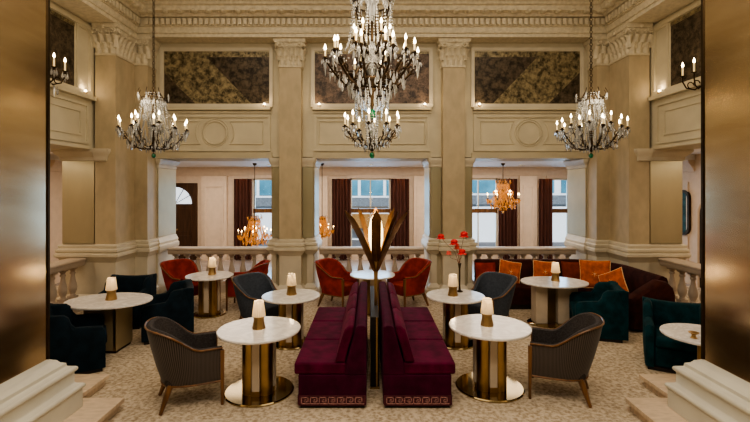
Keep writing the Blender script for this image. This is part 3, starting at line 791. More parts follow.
# ---- tub armchairs
def tub_chair(name, label, outer, inner, loc, rot, group=None):
    t = thing(name, label, 'chair', loc, rot, group)
    N = 56; pts = []
    path = []
    for i in range(N+1):
        u = i/N
        if u < .22: x = .31-(.31+.02)*u/.22; y = .30
        elif u > .78: x = -.02+(.31+.02)*(u-.78)/.22; y = -.30
        else:
            a = pi/2+pi*(u-.22)/.56
            c, s_ = cos(a), sin(a)
            x = -.02-.31*abs(c)**.8; y = .30*math.copysign(abs(s_)**.8, s_)
        path.append(Vector((x, y)))
    def sm(x): x = max(0, min(1, x)); return x*x*(3-2*x)
    outR, trimpts, botpts = [], [], []
    O, I = [], []
    for i, p in enumerate(path):
        d = (path[min(i+1, N)]-path[max(i-1, 0)]).normalized(); nn = Vector((d.y, -d.x))
        if nn.dot(p-Vector((.1, 0))) < 0: nn = -nn
        bk = sm((.10-p.x)/.40)
        h = .615+.26*bk
        z0 = .27
        ring = []
        flare = .155*bk
        for f in (0, .33, .66, 1):
            z = z0+(h-z0)*f
            o = -.045*bk+flare*f+.012*sin(pi*f)
            ring.append((p.x+nn.x*o, p.y+nn.y*o, z))
        top_o = Vector(ring[-1]); O.append(ring)
        inn = []
        for f in (1, .66, .33, 0):
            z = z0+.02+(h+.008-z0-.02)*f
            o = -.045*bk+flare*f-.06-.012*bk
            inn.append((p.x+nn.x*o, p.y+nn.y*o, z))
        I.append(inn)
        trimpts.append((top_o.x+nn.x*.004, top_o.y+nn.y*.004, top_o.z+.006))
        botpts.append(ring[0])
    m = MB()
    m.rings([[O[i][0], O[i][1], O[i][2], O[i][3], tuple((Vector(O[i][3])*.7+Vector(I[i][0])*.3)-Vector((0, 0, .006)))] for i in range(N+1)], closed=False, cap=False)
    # bottom closing
    m.add([b for b in botpts], [tuple(range(len(botpts)))])
    m.build('outer_shell', outer, t)
    m = MB()
    m.rings([[tuple(Vector(O[i][3])+Vector((0, 0, .0))), tuple((Vector(O[i][3])+Vector(I[i][0]))/2+Vector((0, 0, .016))), I[i][0], I[i][1], I[i][2], I[i][3]] for i in range(N+1)], closed=False, cap=False)
    m.build('inner_back', inner, t)
    MB().tube(trimpts, .010, 8).build('arm_trim', M['wood'], t)
    MB().tube([(p[0], p[1], p[2]-.004) for p in botpts], .012, 6).build('lower_rail', M['wood'], t)
    # seat cushion
    s = MB(); R = []
    for z, k in ((.25, .96), (.28, 1.0), (.40, 1.0), (.435, .97), (.45, .90)):
        ring = []
        for j in range(40):
            a = 2*pi*j/40; c, q = cos(a), sin(a)
            ring.append((.02+.285*k*math.copysign(abs(c)**.35, c), .245*k*math.copysign(abs(q)**.35, q), z))
        R.append(ring)
    s.rings(R); s.build('seat', inner, t)
    for sy in (-1, 1):
        MB().hexa([(.295, sy*.295-.014, 0), (.325, sy*.295-.014, 0), (.325, sy*.295+.014, 0), (.295, sy*.295+.014, 0)],
                  [(.285, sy*.295-.024, .60), (.33, sy*.295-.024, .60), (.33, sy*.295+.024, .60), (.285, sy*.295+.024, .60)]).build('leg', M['wood'], t, bevel=.006)
        MB().tube([(-.20, sy*.20, .28), (-.24, sy*.215, .17), (-.27, sy*.23, .08), (-.30, sy*.245, 0)], [.034, .031, .024, .018], 8).build('leg', M['wood'], t)
    return t
A = math.atan2
tub_chair('tub_armchair', 'brown ribbed tub armchair with walnut trim, front left, facing the round table', M['brown_stripe'], M['brown_inner'], (-2.07, 4.87, 0), A(.27, .55))
tub_chair('tub_armchair', 'brown ribbed tub armchair with walnut trim, front right, facing the round table', M['brown_stripe'], M['brown_inner'], (2.14, 5.02, 0), A(.24, -.56))
c0 = tub_chair('tub_armchair', 'slate blue tub armchair with walnut trim behind the left middle table', M['bluegrey'], M['bluegrey'], (-1.86, 7.18, 0), A(-.55, .8))
dup(c0, (1.93, 7.22, 0), A(-.6, -.8), 'slate blue tub armchair with walnut trim behind the red flowers table')
r0 = tub_chair('tub_armchair', 'rust red tub armchair left of the table behind the leaf lamp', M['red_velvet'], M['red_velvet'], (-.70, 8.75, 0), A(-.45, .85))
dup(r0, (.74, 8.78, 0), A(-.5, -.85), 'rust red tub armchair right of the table behind the leaf lamp')
dup(r0, (-3.74, 8.66, 0), A(-.55, .85), 'rust red tub armchair at the far left beside the corner pilaster')
dup(r0, (-2.50, 8.66, 0), A(-.05, -1), 'rust red tub armchair behind the left slate blue one, turned leftwards')

# ---- velvet club armchairs
def club_chair(label, fab, loc, rot):
    t = thing('club_armchair', label, 'chair', loc, rot)
    # back with gently dished top and raised corners
    n = 16; R = []
    def yy(u): return -.375+.75*u
    prof_top = lambda u: .785+.025*abs(2*u-1)**3-.012*(1-abs(2*u-1))
    ring_f = []
    for i in range(n+1):
        u = i/n; y = yy(u); zt = prof_top(u); cv = .05*(2*u-1)**2
        R.append([(-.33+cv*.3, y*.95, .05), (-.365+cv*.3, y*.98, .45), (-.40+cv*.3, y, zt-.04), (-.385+cv*.3, y, zt-.008), (-.345+cv, y, zt), (-.295+cv, y, zt-.012), (-.275+cv, y, zt-.05), (-.22+cv, y*.97, .42), (-.2+cv, y*.95, .05)])
    MB().rings(R).build('backrest', fab, t, bevel=.012)
    for sy in (-1, 1):
        R = []
        for x, zt, wi in ((-.385, .79, -.012), (-.25, .80, .0), (-.10, .785, .0), (-.05, .745, .0), (-.02, .66, .0), (.02, .615, .0), (.2, .60, .005), (.31, .58, .0), (.345, .52, -.012)):
            yo = sy*(.375+wi); yi = sy*(.265-wi)
            R.append([(x, yo-sy*.01, .05), (x, yo, .3), (x, yo, zt-.05), (x, yo-sy*.02, zt-.012), (x, (yo+yi)/2, zt), (x, yi+sy*.02, zt-.012), (x, yi, zt-.05), (x, yi, .05)])
        MB().rings(R).build('armrest', fab, t)
    MB().box(-.22, .325, -.262, .262, .06, .31).build('seat_base', fab, t, bevel=.015)
    MB().box(-.22, .365, -.258, .258, .312, .45).build('seat_cushion', fab, t, bevel=.035)
    MB().box(-.31, .31, -.34, .34, 0, .05).build('plinth', M['dark'], t)
    return t
n0 = club_chair('navy velvet club armchair seen from behind, beside the left bronze pillar', M['navy'], (-3.94, 5.72, 0), A(.54, .84))
dup(n0, (-4.28, 7.55, 0), A(-1, .1), 'navy velvet club armchair behind the oval table, facing it')
dup(n0, (-3.30, 6.97, 0), A(-.41, -.91), 'navy velvet club armchair right of the oval table, in side view')
T0 = club_chair('teal velvet club armchair in side view beside the oval table with pale pedestals', M['teal'], (3.60, 7.03, 0), A(.30, -.94))
dup(T0, (4.02, 5.77, 0), A(-.87, -.5), 'teal velvet club armchair facing forward beside the right bronze pillar')

# ---- burgundy banquettes
def greek_key(mb, x0, x1, z0, z1, y, n, th):
    w_ = (x1-x0)/n; h = z1-z0
    key = [(0, 0), (0, 1), (.8, 1), (.8, .28), (.35, .28), (.35, .62), (.55, .62)]
    def seg(a, b):
        ax, az = a; bx, bz = b
        l, r = min(ax, bx)-th/2, max(ax, bx)+th/2; d, u = min(az, bz)-th/2, max(az, bz)+th/2
        mb.box(l, r, y-.004, y, d, u)
    for i in range(n):
        P = [(x0+w_*(i+.06+u*.92), z0+h*v) for u, v in key]
        for a, b in zip(P, P[1:]): seg(a, b)
        seg((x0+w_*(i+.06), z0), (x0+w_*(i+1.06) if i < n-1 else x1, z0))
def banquette(s, label):
    t = thing('banquette', label, 'sofa', (s*.09, 4.65, 0))
    L = 2.23; X = lambda v: s*v
    def bx(x0, x1, y0, y1, z0, z1):
        a, b = sorted((X(x0), X(x1))); return (a, b, y0, y1, z0, z1)
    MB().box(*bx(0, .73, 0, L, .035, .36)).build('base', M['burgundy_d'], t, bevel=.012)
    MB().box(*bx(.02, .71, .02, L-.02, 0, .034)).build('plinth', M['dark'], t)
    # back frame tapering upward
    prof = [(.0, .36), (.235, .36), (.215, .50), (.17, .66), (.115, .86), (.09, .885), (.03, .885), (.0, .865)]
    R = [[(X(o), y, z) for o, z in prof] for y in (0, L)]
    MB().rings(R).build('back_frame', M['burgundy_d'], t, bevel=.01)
    k = 3; cl = L/k
    for i in range(k):
        y0 = i*cl+.006; y1 = (i+1)*cl-.006
        MB().box(*bx(.215, .775, y0, y1, .362, .485)).build('seat_cushion', M['burgundy'], t, bevel=.022)
        q = [(.23, .488), (.34, .488), (.275, .72), (.235, .84), (.185, .885), (.135, .88), (.14, .80), (.19, .66)]
        R = []
        for y, sh in ((y0+.002, .02), (y0+.03, 0), (y1-.03, 0), (y1-.002, .02)):
            cxm = .24; czm = .68
            R.append([(X(cxm+(o-cxm)*(1-sh*2)), y, czm+(z-czm)*(1-sh)) for o, z in q])
        MB().rings(R).build('back_cushion', M['burgundy'], t, bevel=.02)
    # braid bands
    MB().box(*bx(.005, .725, -.006, 0, .036, .145)).build('braid_band', M['key_band'], t)
    m = MB(); a, b = sorted((X(.03), X(.70))); greek_key(m, a, b, .058, .124, -.006, 7, .011)
    m.build('greek_key', M['key_line'], t, smooth=False)
    a, b = sorted((X(.73), X(.736)))
    MB().box(a, b, 0, L, .036, .145).build('braid_band', M['key_band'], t)
    return t
banquette(-1, 'long burgundy velvet banquette facing left, backing onto its twin')
banquette(1, 'long burgundy velvet banquette facing right, backing onto its twin')

# ---- palm leaf lamp between the banquettes
t = thing('leaf_lamp', 'tall bronze palm leaf floor lamp glowing between the burgundy banquettes', 'lamp', (.025, 5.62, 0))
MB().box(-.072, .03, -.5, 1.15, .02, .84).build('plinth_box', M['plinth'], t, bevel=.006)
MB().box(-.005, .012, -.512, -.5, .02, .84).build('brass_edge', M['brass'], t)
MB().box(-.078, .036, -.52, 1.16, 0, .02).build('base', M['brass_dark'], t)
MB().tube([(0, 0, .845), (0, 0, 1.0), (0, 0, 1.30)], [.02, .02, .03], 12).build('stem', M['brass_dark'], t)
MB().lathe([(.03, 1.28), (.055, 1.32), (.06, 1.40), (.05, 1.46), (.02, 1.48)], 16).build('collar', M['brass'], t)
def leaf(az, lean, length, wid, curl, label=None):
    R = []; n = 14
    for i in range(n+1):
        f = i/n
        r = .035+lean*(f**1.12)+curl*f**4
        z = 1.30+length*f
        hw = wid*min(1, .5+1.6*f)*(1 if f < .86 else max(.05, ((1-f)/.14)**.7))
        ca, sa = cos(az), sin(az)
        def P(u, o): return ((r+o)*ca-u*sa, (r+o)*sa+u*ca, z)
        fold = hw*.55
        R.append([P(-hw, -fold*.2), P(0, fold*.5), P(hw, -fold*.2), P(0, fold*.5-.008)])
    o = MB().rings(R).build('leaf', M['leaf_bronze'], t)
for az, lean, ln, wd, cu in ((-pi/2-1.0, .38, .79, .092, .05), (-pi/2+1.08, .38, .79, .092, .05), (-pi/2+.05, .09, .78, .062, .0), (pi/2+.95, .22, .80, .055, .03), (pi/2-.95, .24, .80, .055, .03),
                             (-pi/2+1.05, .27, .79, .058, .03), (pi*.5, .09, .80, .055, .0)):
    leaf(az, lean, ln, wd, cu)
MB().lathe([(.02, 1.46), (.06, 1.54), (.095, 1.68), (.095, 1.82), (.07, 1.95), (.01, 2.05)], 20, (.0, .075, 0), sy=.7).build('glowing_core', M['glow'], t)
light('leaf_lamp_light', 'POINT', (.03, 5.62, 2.12), 5, (1, .68, .32), .05)

# ---- red flowers in tall vase
t = thing('flower_vase', 'tall slim dark vase of red blooms on the right middle table', 'flowers', (1.36, 6.84, .73))
MB().lathe([(.05, 0), (.055, .01), (.02, .03), (.014, .10), (.014, .36), (.022, .42), (.03, .45), (.016, .45)], 20).build('vase', M['dark_bronze'], t)
BL = [(-.29, .02, .86, 0, .072), (-.09, -.03, .78, 0, .078), (.075, .02, .895, 0, .082), (.03, -.05, .63, 0, .075), (-.03, .05, .69, 1, .06), (-.16, .06, .60, 1, .05)]
for x, y, z, k, r in BL:
    MB().tube([(0, 0, .42), (x*.25, y*.3, .42+(z-.42)*.45), (x*.8, y*.8, z-.08), (x, y, z)], [.005, .004, .0035, .003], 6).build('stem', M['stem'], t)
    m = MB()
    for j in range(6):
        a = 2*pi*j/6; q = MB().ell((r*.5, 0, 0), r*.62, r*.42, r*.14, 10, 6)
        m.merge(q, Matrix.Translation((x, y, z)) @ Matrix.Rotation(a, 4, 'Z') @ Matrix.Rotation(.45, 4, 'Y'))
    m.ell((x, y, z+.012), r*.72, r*.72, r*.5, 14, 8)
    m.build('bloom', M['bloom_pink' if k else 'bloom'], t)

# ---- corner sofa
cxs, cys, rad = 4.02, 8.22, .90
path = [(4.92, 7.25), (4.92, 7.8)] + [(cxs+rad*cos(a), cys+rad*sin(a)) for a in [pi/2*i/12 for i in range(13)]] + [(3.4, 9.12), (2.8, 9.12), (2.14, 9.12)]
t = thing('corner_sofa', 'long oxblood velvet corner sofa curving round below the right balustrade', 'sofa', (0, 0, 0))
MB().sweep(path, [(0, .08), (.0, .80), (.02, .855), (.07, .885), (.13, .875), (.17, .82), (.22, .42), (.22, .08)]).build('backrest', M['sofa'], t)
MB().sweep(path, [(.19, .10), (.19, .43), (.24, .455), (.66, .455), (.71, .43), (.72, .39), (.70, .10)]).build('seat', M['sofa'], t)
MB().sweep(path, [(.04, 0), (.04, .10), (.66, .10), (.66, 0)]).build('plinth', M['dark'], t)
R = []
for y, k in ((7.06, .86), (7.09, .96), (7.14, 1), (7.24, 1), (7.28, .97)):
    q = [(4.94, .06), (4.94, .62), (4.90, .74), (4.82, .82), (4.68, .84), (4.48, .72), (4.30, .60), (4.22, .54), (4.20, .06)]
    cm = (4.57, .45)
    R.append([(cm[0]+(x-cm[0])*k, y, cm[1]+(z-cm[1])*k if z > .1 else z) for x, z in q])
MB().rings(R).build('end_arm', M['sofa'], t)

# ---- cushions
def cushion(label, loc, rot, fab, sz=.44, th=.15, emb=True):
    t = thing('cushion', label, 'cushion', loc, 0, 'velvet cushions on the corner sofa'); t.rotation_euler = rot
    n = 14; V = []; F = []
    for side in (1, -1):
        for i in range(n+1):
            for j in range(n+1):
                u = -1+2*i/n; v = -1+2*j/n
                pin = 1-.07*(1-abs(u*v))*(max(abs(u), abs(v)))**4
                w_ = (max(0, 1-u**4)*max(0, 1-v**4))**.55
                V.append((u*sz/2*(1-.06*(1-v*v)*abs(u)**3), side*th/2*w_, sz/2*v*(1-.06*(1-u*u)*abs(v)**3)))
    o = (n+1)**2
    for k in (0, 1):
        for i in range(n):
            for j in range(n):
                a = k*o+i*(n+1)+j; F.append((a, a+1, a+n+2, a+n+1) if k else (a, a+n+1, a+n+2, a+1))
    MB().add(V, F).build('cover', fab, t)
    e = []
    for c0, c1 in (((-1, -1), (1, -1)), ((1, -1), (1, 1)), ((1, 1), (-1, 1)), ((-1, 1), (-1, -1))):
        for q in range(10):
            u = c0[0]+(c1[0]-c0[0])*q/10; v = c0[1]+(c1[1]-c0[1])*q/10
            e.append((u*sz/2*(1-.06*(1-v*v)*abs(u)**3), 0, v*sz/2*(1-.06*(1-u*u)*abs(v)**3)))
    e.append(e[0]); MB().tube(e, .009, 6).build('piping', M['thread'] if emb else fab, t)
    if emb:
        m = MB(); y = -th/2-.002
        for a in (.3, 1.2, 2.2, 3.1, 4.3, 5.3):
            pts = [(.0+r_*cos(a+r_*6), y+.10*r_, r_*sin(a+r_*6)) for r_ in (.0, .03, .06, .085, .10)]
            m.tube(pts, .004, 5)
        m.build('embroidery', M['thread'], t)
lean = radians(-14)
cushion('rust red cushion at the left end of the corner sofa, behind the slate blue armchair', (2.28, 8.74, .66), (lean, 0, 0), M['red_velvet'], .40, .14, False)
cushion('orange cushion with gold piping, leftmost of the embroidered ones on the sofa', (2.76, 8.74, .67), (lean, radians(11), 0), M['orange'])
cushion('orange cushion with gold piping, behind the lamp on the oval table', (3.45, 8.74, .67), (lean, radians(6), 0), M['orange'])
cushion('darker rust cushion standing left of the corner of the sofa', (4.02, 8.70, .67), (lean, 0, radians(-14)), M['rust'], .42, .15, False)
cushion('orange cushion with gold piping standing upright in the sofa corner', (4.28, 8.36, .70), (lean, radians(-3), radians(-32)), M['orange'], .54)
cushion('orange cushion leaning sideways in front of the upright corner cushion', (4.34, 7.86, .64), (radians(-25), radians(-28), radians(-52)), M['orange'], .46)

# ================================================================== CHANDELIERS
def cr_mesh(m, kind=0):
    b = MB()
    if kind == 0:   # pear drop
        b.lathe([(.001, 0), (.006, -.012), (.016, -.05), (.017, -.062), (.010, -.078), (.001, -.085)], 6)
        b.lathe([(.001, .016), (.006, .008), (.001, 0)], 6)
    elif kind == 1:  # spear
        b.lathe([(.001, 0), (.010, -.02), (.013, -.04), (.001, -.13)], 6)
    else:           # octagon bead
        b.ell((0, 0, 0), .012, .012, .012, 6, 4)
    return b.mesh('crystal_drop', m, smooth=False)
MESH = {}
def crystal(kind, parent, loc, sc=1., amber=False):
    key = (kind, amber)
    if key not in MESH: MESH[key] = cr_mesh(M['amber_crystal' if amber else 'crystal'], kind)
    o = bpy.data.objects.new('crystal_drop', MESH[key]); COL.objects.link(o); o.parent = parent
    o.location = loc; o.scale = (sc, sc, sc); o.rotation_euler = (0, 0, random.random()*6)
    return o
def arm_curve(r, z0, z1, dip):
    """from the hub (r=.04,z0) out to (r,z1)"""
    pts = []
    for i in range(15):
        f = i/14
        x = .04+(r-.04)*(f if f < .9 else f)
        z = z0+(z1-z0)*f**2.2-dip*sin(pi*f)*(1-.2*f)
        pts.append((x, 0, z))
    return pts
def make_arms(t, n, r, z0, z1, dip, ch, th, phase=0, bulbm='bulb', crystals=True, amber=False, sc=1.0, scroll=True):
    a0 = None
    for i in range(n):
        az = phase+2*pi*i/n
        if a0 is None:
            m = MB(); pts = arm_curve(r, z0, z1, dip); m.tube(pts, [th*1.2]+[th]*13+[th*.9], 6)
            if scroll:
                m.torus((r*.60, 0, z0+(z1-z0)*.25-dip*.55), .05*sc, th*.8, 'Y', 14, 5, 0, 4.6)
                m.torus((r*.86, 0, z1-.10*sc), .04*sc, th*.7, 'Y', 12, 5, 1.2, 5.6)
            m.lathe([(.004, -.03*sc), (.010*sc, -.012*sc), (.038*sc, 0), (.040*sc, .006), (.016*sc, .008), (.017*sc, .03*sc)], 10, (r, 0, z1))
            a = m.build('arm', M['antique_bronze'], t, rot=(0, 0, az))
            c = MB().lathe([(.0115*sc, .02*sc), (.0115*sc, ch)], 10).build('candle', M['candle'], a, loc=(r, 0, z1))
            b = MB().lathe([(.006*sc, 0), (.015*sc, .018*sc), (.014*sc, .03*sc), (.006*sc, .055*sc), (.001, .07*sc)], 8).build('bulb', M[bulbm], a, loc=(r, 0, z1+ch))
            a0 = (a, c, b)
        else:
            a = inst(a0[0], 'arm', t, rot=(0, 0, az)); inst(a0[1], 'candle', a); inst(a0[2], 'bulb', a)
        if crystals:
            for k in range(2):
                aa = az+(k-.5)*.10
                crystal(0 if k else 1, t, ((r-.0)*cos(aa), r*sin(aa), z1-.03*sc), 1.1*sc, amber)

def garland(t, p, q, sag, sp=.035, kind=None):
    """bead strings merged in one part"""
    m = kind; p = Vector(p); q = Vector(q); n = max(3, int((p-q).length/sp))
    for i in range(n+1):
        f = i/n; v = p.lerp(q, f); v.z -= sag*4*f*(1-f)
        m.ell(v, .011, .011, .011, 6, 4)

def chandelier_small(label, loc, amber=False, sc=1.0, n=10, top=None, low=False):
    """loc = bottom finial; local z up"""
    t = thing('chandelier', label, 'chandelier', loc)
    cm = 'amber_crystal' if amber else 'crystal'
    z = lambda v: v*sc
    # central stem with glass baluster
    MB().lathe([(.012, z(.06)), (.03, z(.08)), (.075, z(.12)), (.085, z(.15)), (.03, z(.18)), (.02, z(.28)), (.035, z(.34)), (.02, z(.40)), (.015, z(.6)), (.03, z(.66)), (.015, z(.7)), (.012, z(1.06))], 14).build('stem', M['antique_bronze'], t)
    MB().lathe([(.02, z(.40)), (.05, z(.44)), (.06, z(.50)), (.04, z(.58)), (.02, z(.62))], 10).build('glass_baluster', M[cm], t, smooth=False)
    MB().ell((0, 0, 0.0), z(.034), z(.034), z(.04), 16, 10).build('finial_ball', M['amber_crystal'] if amber else M['green_glass'], t)
    MB().tube([(0, 0, z(.04)), (0, 0, z(.08))], .006, 6).build('finial_pin', M['antique_bronze'], t)
    make_arms(t, n, z(.505), z(.12), z(.41), z(.05), z(.12), z(.008), .15, 'bulb_amber' if amber else 'bulb', True, amber, sc)
    make_arms(t, n//2, z(.30), z(.16), z(.50), z(.05), z(.12), z(.007), .4, 'bulb_amber' if amber else 'bulb', True, amber, sc)
    # crown
    m = MB().torus((0, 0, z(.88)), z(.17), z(.010), 'Z', 28, 6); m.torus((0, 0, z(.92)), z(.18), z(.006), 'Z', 28, 6)
    for i in range(8):
        a = 2*pi*i/8
        m.tube([(z(.02)*cos(a), z(.02)*sin(a), z(.98)), (z(.10)*cos(a), z(.10)*sin(a), z(1.02)), (z(.17)*cos(a), z(.17)*sin(a), z(.9)), (z(.24)*cos(a), z(.24)*sin(a), z(1.0)), (z(.21)*cos(a), z(.21)*sin(a), z(1.06))], z(.006), 5)
    m.build('crown', M['antique_bronze'], t)
    for i in range(16):
        a = 2*pi*i/16
        crystal(0, t, (z(.18)*cos(a), z(.18)*sin(a), z(.87)), 1.0*sc, amber)
    for i in range(8):
        a = 2*pi*i/8
        crystal(1, t, (z(.235)*cos(a), z(.235)*sin(a), z(1.0)), 1.0*sc, amber)
    for i in range(14):
        a = 2*pi*i/14
        crystal(1, t, (z(.11)*cos(a), z(.11)*sin(a), z(.15)), .9*sc, amber)
    for i in range(12):
        a = 2*pi*i/12
        crystal(0, t, (z(.36)*cos(a), z(.36)*sin(a), z(.20)), 1.3*sc, amber)
    if amber:
        for i in range(16):
            a = 2*pi*i/16
            crystal(0, t, (z(.44)*cos(a), z(.44)*sin(a), z(.40)), 1.2*sc, True); crystal(1, t, (z(.30)*cos(a), z(.30)*sin(a), z(.66)), 1.2*sc, True)
            crystal(0, t, (z(.25)*cos(a), z(.25)*sin(a), z(.24)), 1.2*sc, True)
    m = MB()
    for i in range(12):
        a = 2*pi*i/12
        garland(t, (z(.18)*cos(a), z(.18)*sin(a), z(.86)), (z(.38)*cos(a), z(.38)*sin(a), z(.36)), z(.10), .03*sc, m)
        garland(t, (z(.17)*cos(a), z(.17)*sin(a), z(.86)), (z(.05)*cos(a), z(.05)*sin(a), z(.30)), -z(.02), .03*sc, m)
        garland(t, (z(.17)*cos(a+.26), z(.17)*sin(a+.26), z(.86)), (z(.26)*cos(a+.26), z(.26)*sin(a+.26), z(.24)), z(.06), .03*sc, m)
        garland(t, (z(.08)*cos(a), z(.08)*sin(a), z(1.0)), (z(.17)*cos(a), z(.17)*sin(a), z(.88)), z(.02), .03*sc, m)
    for (k_, R_, z_, ph) in ((n, z(.505), z(.405), .15), (n//2, z(.30), z(.495), .4)):
        for q in range(k_):
            a = ph+2*pi*q/k_
            for j in range(5):
                b = 2*pi*j/5; m.lathe([(.001, 0), (.006*sc, -.012*sc), (.012*sc, -.04*sc), (.001, -.07*sc)], 6, (R_*cos(a)+z(.036)*cos(b), R_*sin(a)+z(.036)*sin(b), z_))
    for q in range(22):
        a = 2*pi*q/22+.07
        m.lathe([(.001, 0), (.008*sc, -.02*sc), (.014*sc, -.085*sc), (.001, -.14*sc)], 6, (z(.47)*cos(a), z(.47)*sin(a), z(.38)))
        if q % 2: m.lathe([(.001, 0), (.008*sc, -.02*sc), (.014*sc, -.08*sc), (.001, -.13*sc)], 6, (z(.38)*cos(a), z(.38)*sin(a), z(.27)))
    for (k_, R_, z_) in ((22, .18, .88), (18, .13, .78), (16, .16, .66), (20, .24, .30), (24, .30, .22), (12, .08, .55)):
        for q in range(k_):
            a = 2*pi*q/k_
            m.lathe([(.001, 0), (.007*sc, -.015*sc), (.012*sc, -.05*sc), (.001, -.09*sc)], 6, (z(R_)*cos(a), z(R_)*sin(a), z(z_)))
    g = m.build('bead_garlands', M[cm], t, smooth=False); g['kind'] = 'stuff'
    # chain
    if top:
        m = MB(); zz = z(1.06); k = 0
        H = top-loc[2]
        if low: m.tube([(0, 0, zz), (0, 0, H)], .010, 6)
        else:
            while zz < H-.02:
                m.torus((0, 0, zz+.03), .022, .006, 'X' if k % 2 else 'Y', 10, 5); zz += .05; k += 1
        m.build('rod' if low else 'chain', M['antique_bronze'], t)
        MB().lathe([(.012, H-.07), (.05, H-.04), (.06, H), (.0, H)], 14).build('ceiling_rose', M['antique_bronze'], t)
    return t

chandelier_small('crystal candle chandelier with green ball hanging before the left corner pilaster', (-3.53, 7.0, 2.88), top=CE)
chandelier_small('crystal candle chandelier with green ball hanging before the right corner pilaster', (3.51, 7.0, 2.88), top=CE)
chandelier_small('amber crystal chandelier hanging low on a long rod beyond the left balustrade', (-3.22, 12.0, .72), True, .86, 8, OP, True)
chandelier_small('amber crystal chandelier hanging high beyond the right balustrade', (3.63, 12.0, 1.70), True, .88, 8, OP, True)
chandelier_small('small candle chandelier half hidden beside the left pier of the central bay', (-1.36, 12.0, .95), True, .62, 6, OP, True)

# big central chandelier (two tiers)
zb = 2.78
t = thing('chandelier', 'largest crystal chandelier with two tiers of candles over the burgundy banquettes', 'chandelier', (-.025, 5.6, zb))
MB().ell((0, 0, 0), .034, .034, .042, 16, 10).build('finial_ball', M['green_glass'], t)
MB().ell((0, 0, .53), .055, .055, .065, 18, 12).build('green_ball', M['green_glass'], t)
MB().lathe([(.01, .05), (.06, .10), (.075, .13), (.03, .16), (.015, .25), (.012, .46), (.02, .60), (.06, .66), (.09, .86), (.11, .92), (.05, 1.0), (.025, 1.1), (.025, 1.5), (.06, 1.6), (.03, 1.7), (.03, 2.2), (.05, 2.3), (.02, 2.4)], 16).build('stem', M['antique_bronze'], t)
MB().lathe([(.02, .20), (.05, .26), (.05, .34), (.02, .42)], 10).build('glass_baluster', M['crystal'], t, smooth=False)
MB().lathe([(.04, 1.02), (.09, 1.10), (.10, 1.22), (.07, 1.36), (.03, 1.46)], 12).build('glass_baluster', M['crystal'], t, smooth=False)
MB().lathe([(.03, 1.72), (.08, 1.78), (.09, 1.90), (.04, 2.05)], 12).build('glass_baluster', M['crystal'], t, smooth=False)
make_arms(t, 10, .35, .13, .36, .03, .12, .008, .2, sc=.95)
make_arms(t, 10, .60, .90, 1.22, .08, .115, .015, .1, sc=1.15)
make_arms(t, 8, .46, .95, 1.30, .06, .125, .014, .35, sc=1.15, crystals=False)
make_arms(t, 6, .23, 1.30, 1.50, .04, .125, .011, .0, sc=1.1, crystals=False)
m = MB().torus((0, 0, .93), .30, .014, 'Z', 36, 6); m.torus((0, 0, .80), .22, .012, 'Z', 30, 6); m.torus((0, 0, 1.95), .24, .012, 'Z', 30, 6); m.torus((0, 0, 2.2), .30, .012, 'Z', 30, 6)
for i in range(10):
    a = 2*pi*i/10
    m.tube([(.05*cos(a), .05*sin(a), 1.55), (.16*cos(a), .16*sin(a), 1.66), (.20*cos(a), .20*sin(a), 1.85), (.24*cos(a), .24*sin(a), 1.95), (.26*cos(a), .26*sin(a), 2.1), (.30*cos(a), .30*sin(a), 2.2), (.33*cos(a), .33*sin(a), 2.32)], .012, 6)
    m.tube([(.22*cos(a), .22*sin(a), .80), (.30*cos(a), .30*sin(a), .93), (.2*cos(a), .2*sin(a), 1.1), (.05*cos(a), .05*sin(a), 1.2)], .010, 6)
m.build('scroll_frame', M['antique_bronze'], t)
for R_, z_, n_, k_, s_ in ((.60, 1.17, 12, 1, 1.35), (.42, .98, 12, 0, 1.5), (.30, .90, 14, 1, 1.2), (.22, .78, 12, 1, 1.2), (.24, 1.93, 6, 0, 1.3), (.30, 2.18, 4, 1, 1.3), (.10, .13, 4, 1, .9)):
    for i in range(n_):
        a = 2*pi*(i+.3)/n_; crystal(k_, t, (R_*cos(a), R_*sin(a), z_), s_)
m = MB()
def drops(m, n, r, z, L, w_=.012, ph=0):
    for i in range(n):
        a = 2*pi*i/n+ph
        m.lathe([(.001, 0), (w_*.6, -.15*L), (w_, -.55*L), (w_*.8, -.75*L), (.001, -L)], 6, (r*cos(a), r*sin(a), z))
for k in range(10):
    a = .1+2*pi*k/10
    for j in range(6):
        b = 2*pi*j/6; m.lathe([(.001, 0), (.006, -.012), (.011, -.04), (.001, -.065)], 6, (.60*cos(a)+.045*cos(b), .60*sin(a)+.045*sin(b), 1.215))
    a = .2+2*pi*k/10
    for j in range(5):
        b = 2*pi*j/5; m.lathe([(.001, 0), (.006, -.012), (.010, -.035), (.001, -.06)], 6, (.35*cos(a)+.036*cos(b), .35*sin(a)+.036*sin(b), .355))
for k in range(8):
    a = .35+2*pi*k/8
    for j in range(6):
        b = 2*pi*j/6; m.lathe([(.001, 0), (.006, -.012), (.011, -.04), (.001, -.065)], 6, (.46*cos(a)+.045*cos(b), .46*sin(a)+.045*sin(b), 1.295))
drops(m, 26, .31, .93, .10); drops(m, 22, .25, .82, .10, ph=.1); drops(m, 18, .17, .72, .10); drops(m, 20, .24, 1.95, .10); drops(m, 24, .31, 2.2, .10, ph=.1); drops(m, 14, .12, 1.52, .10); drops(m, 18, .20, 1.36, .09)
drops(m, 18, .10, .13, .07); drops(m, 24, .22, .17, .07); drops(m, 20, .38, 1.02, .10)
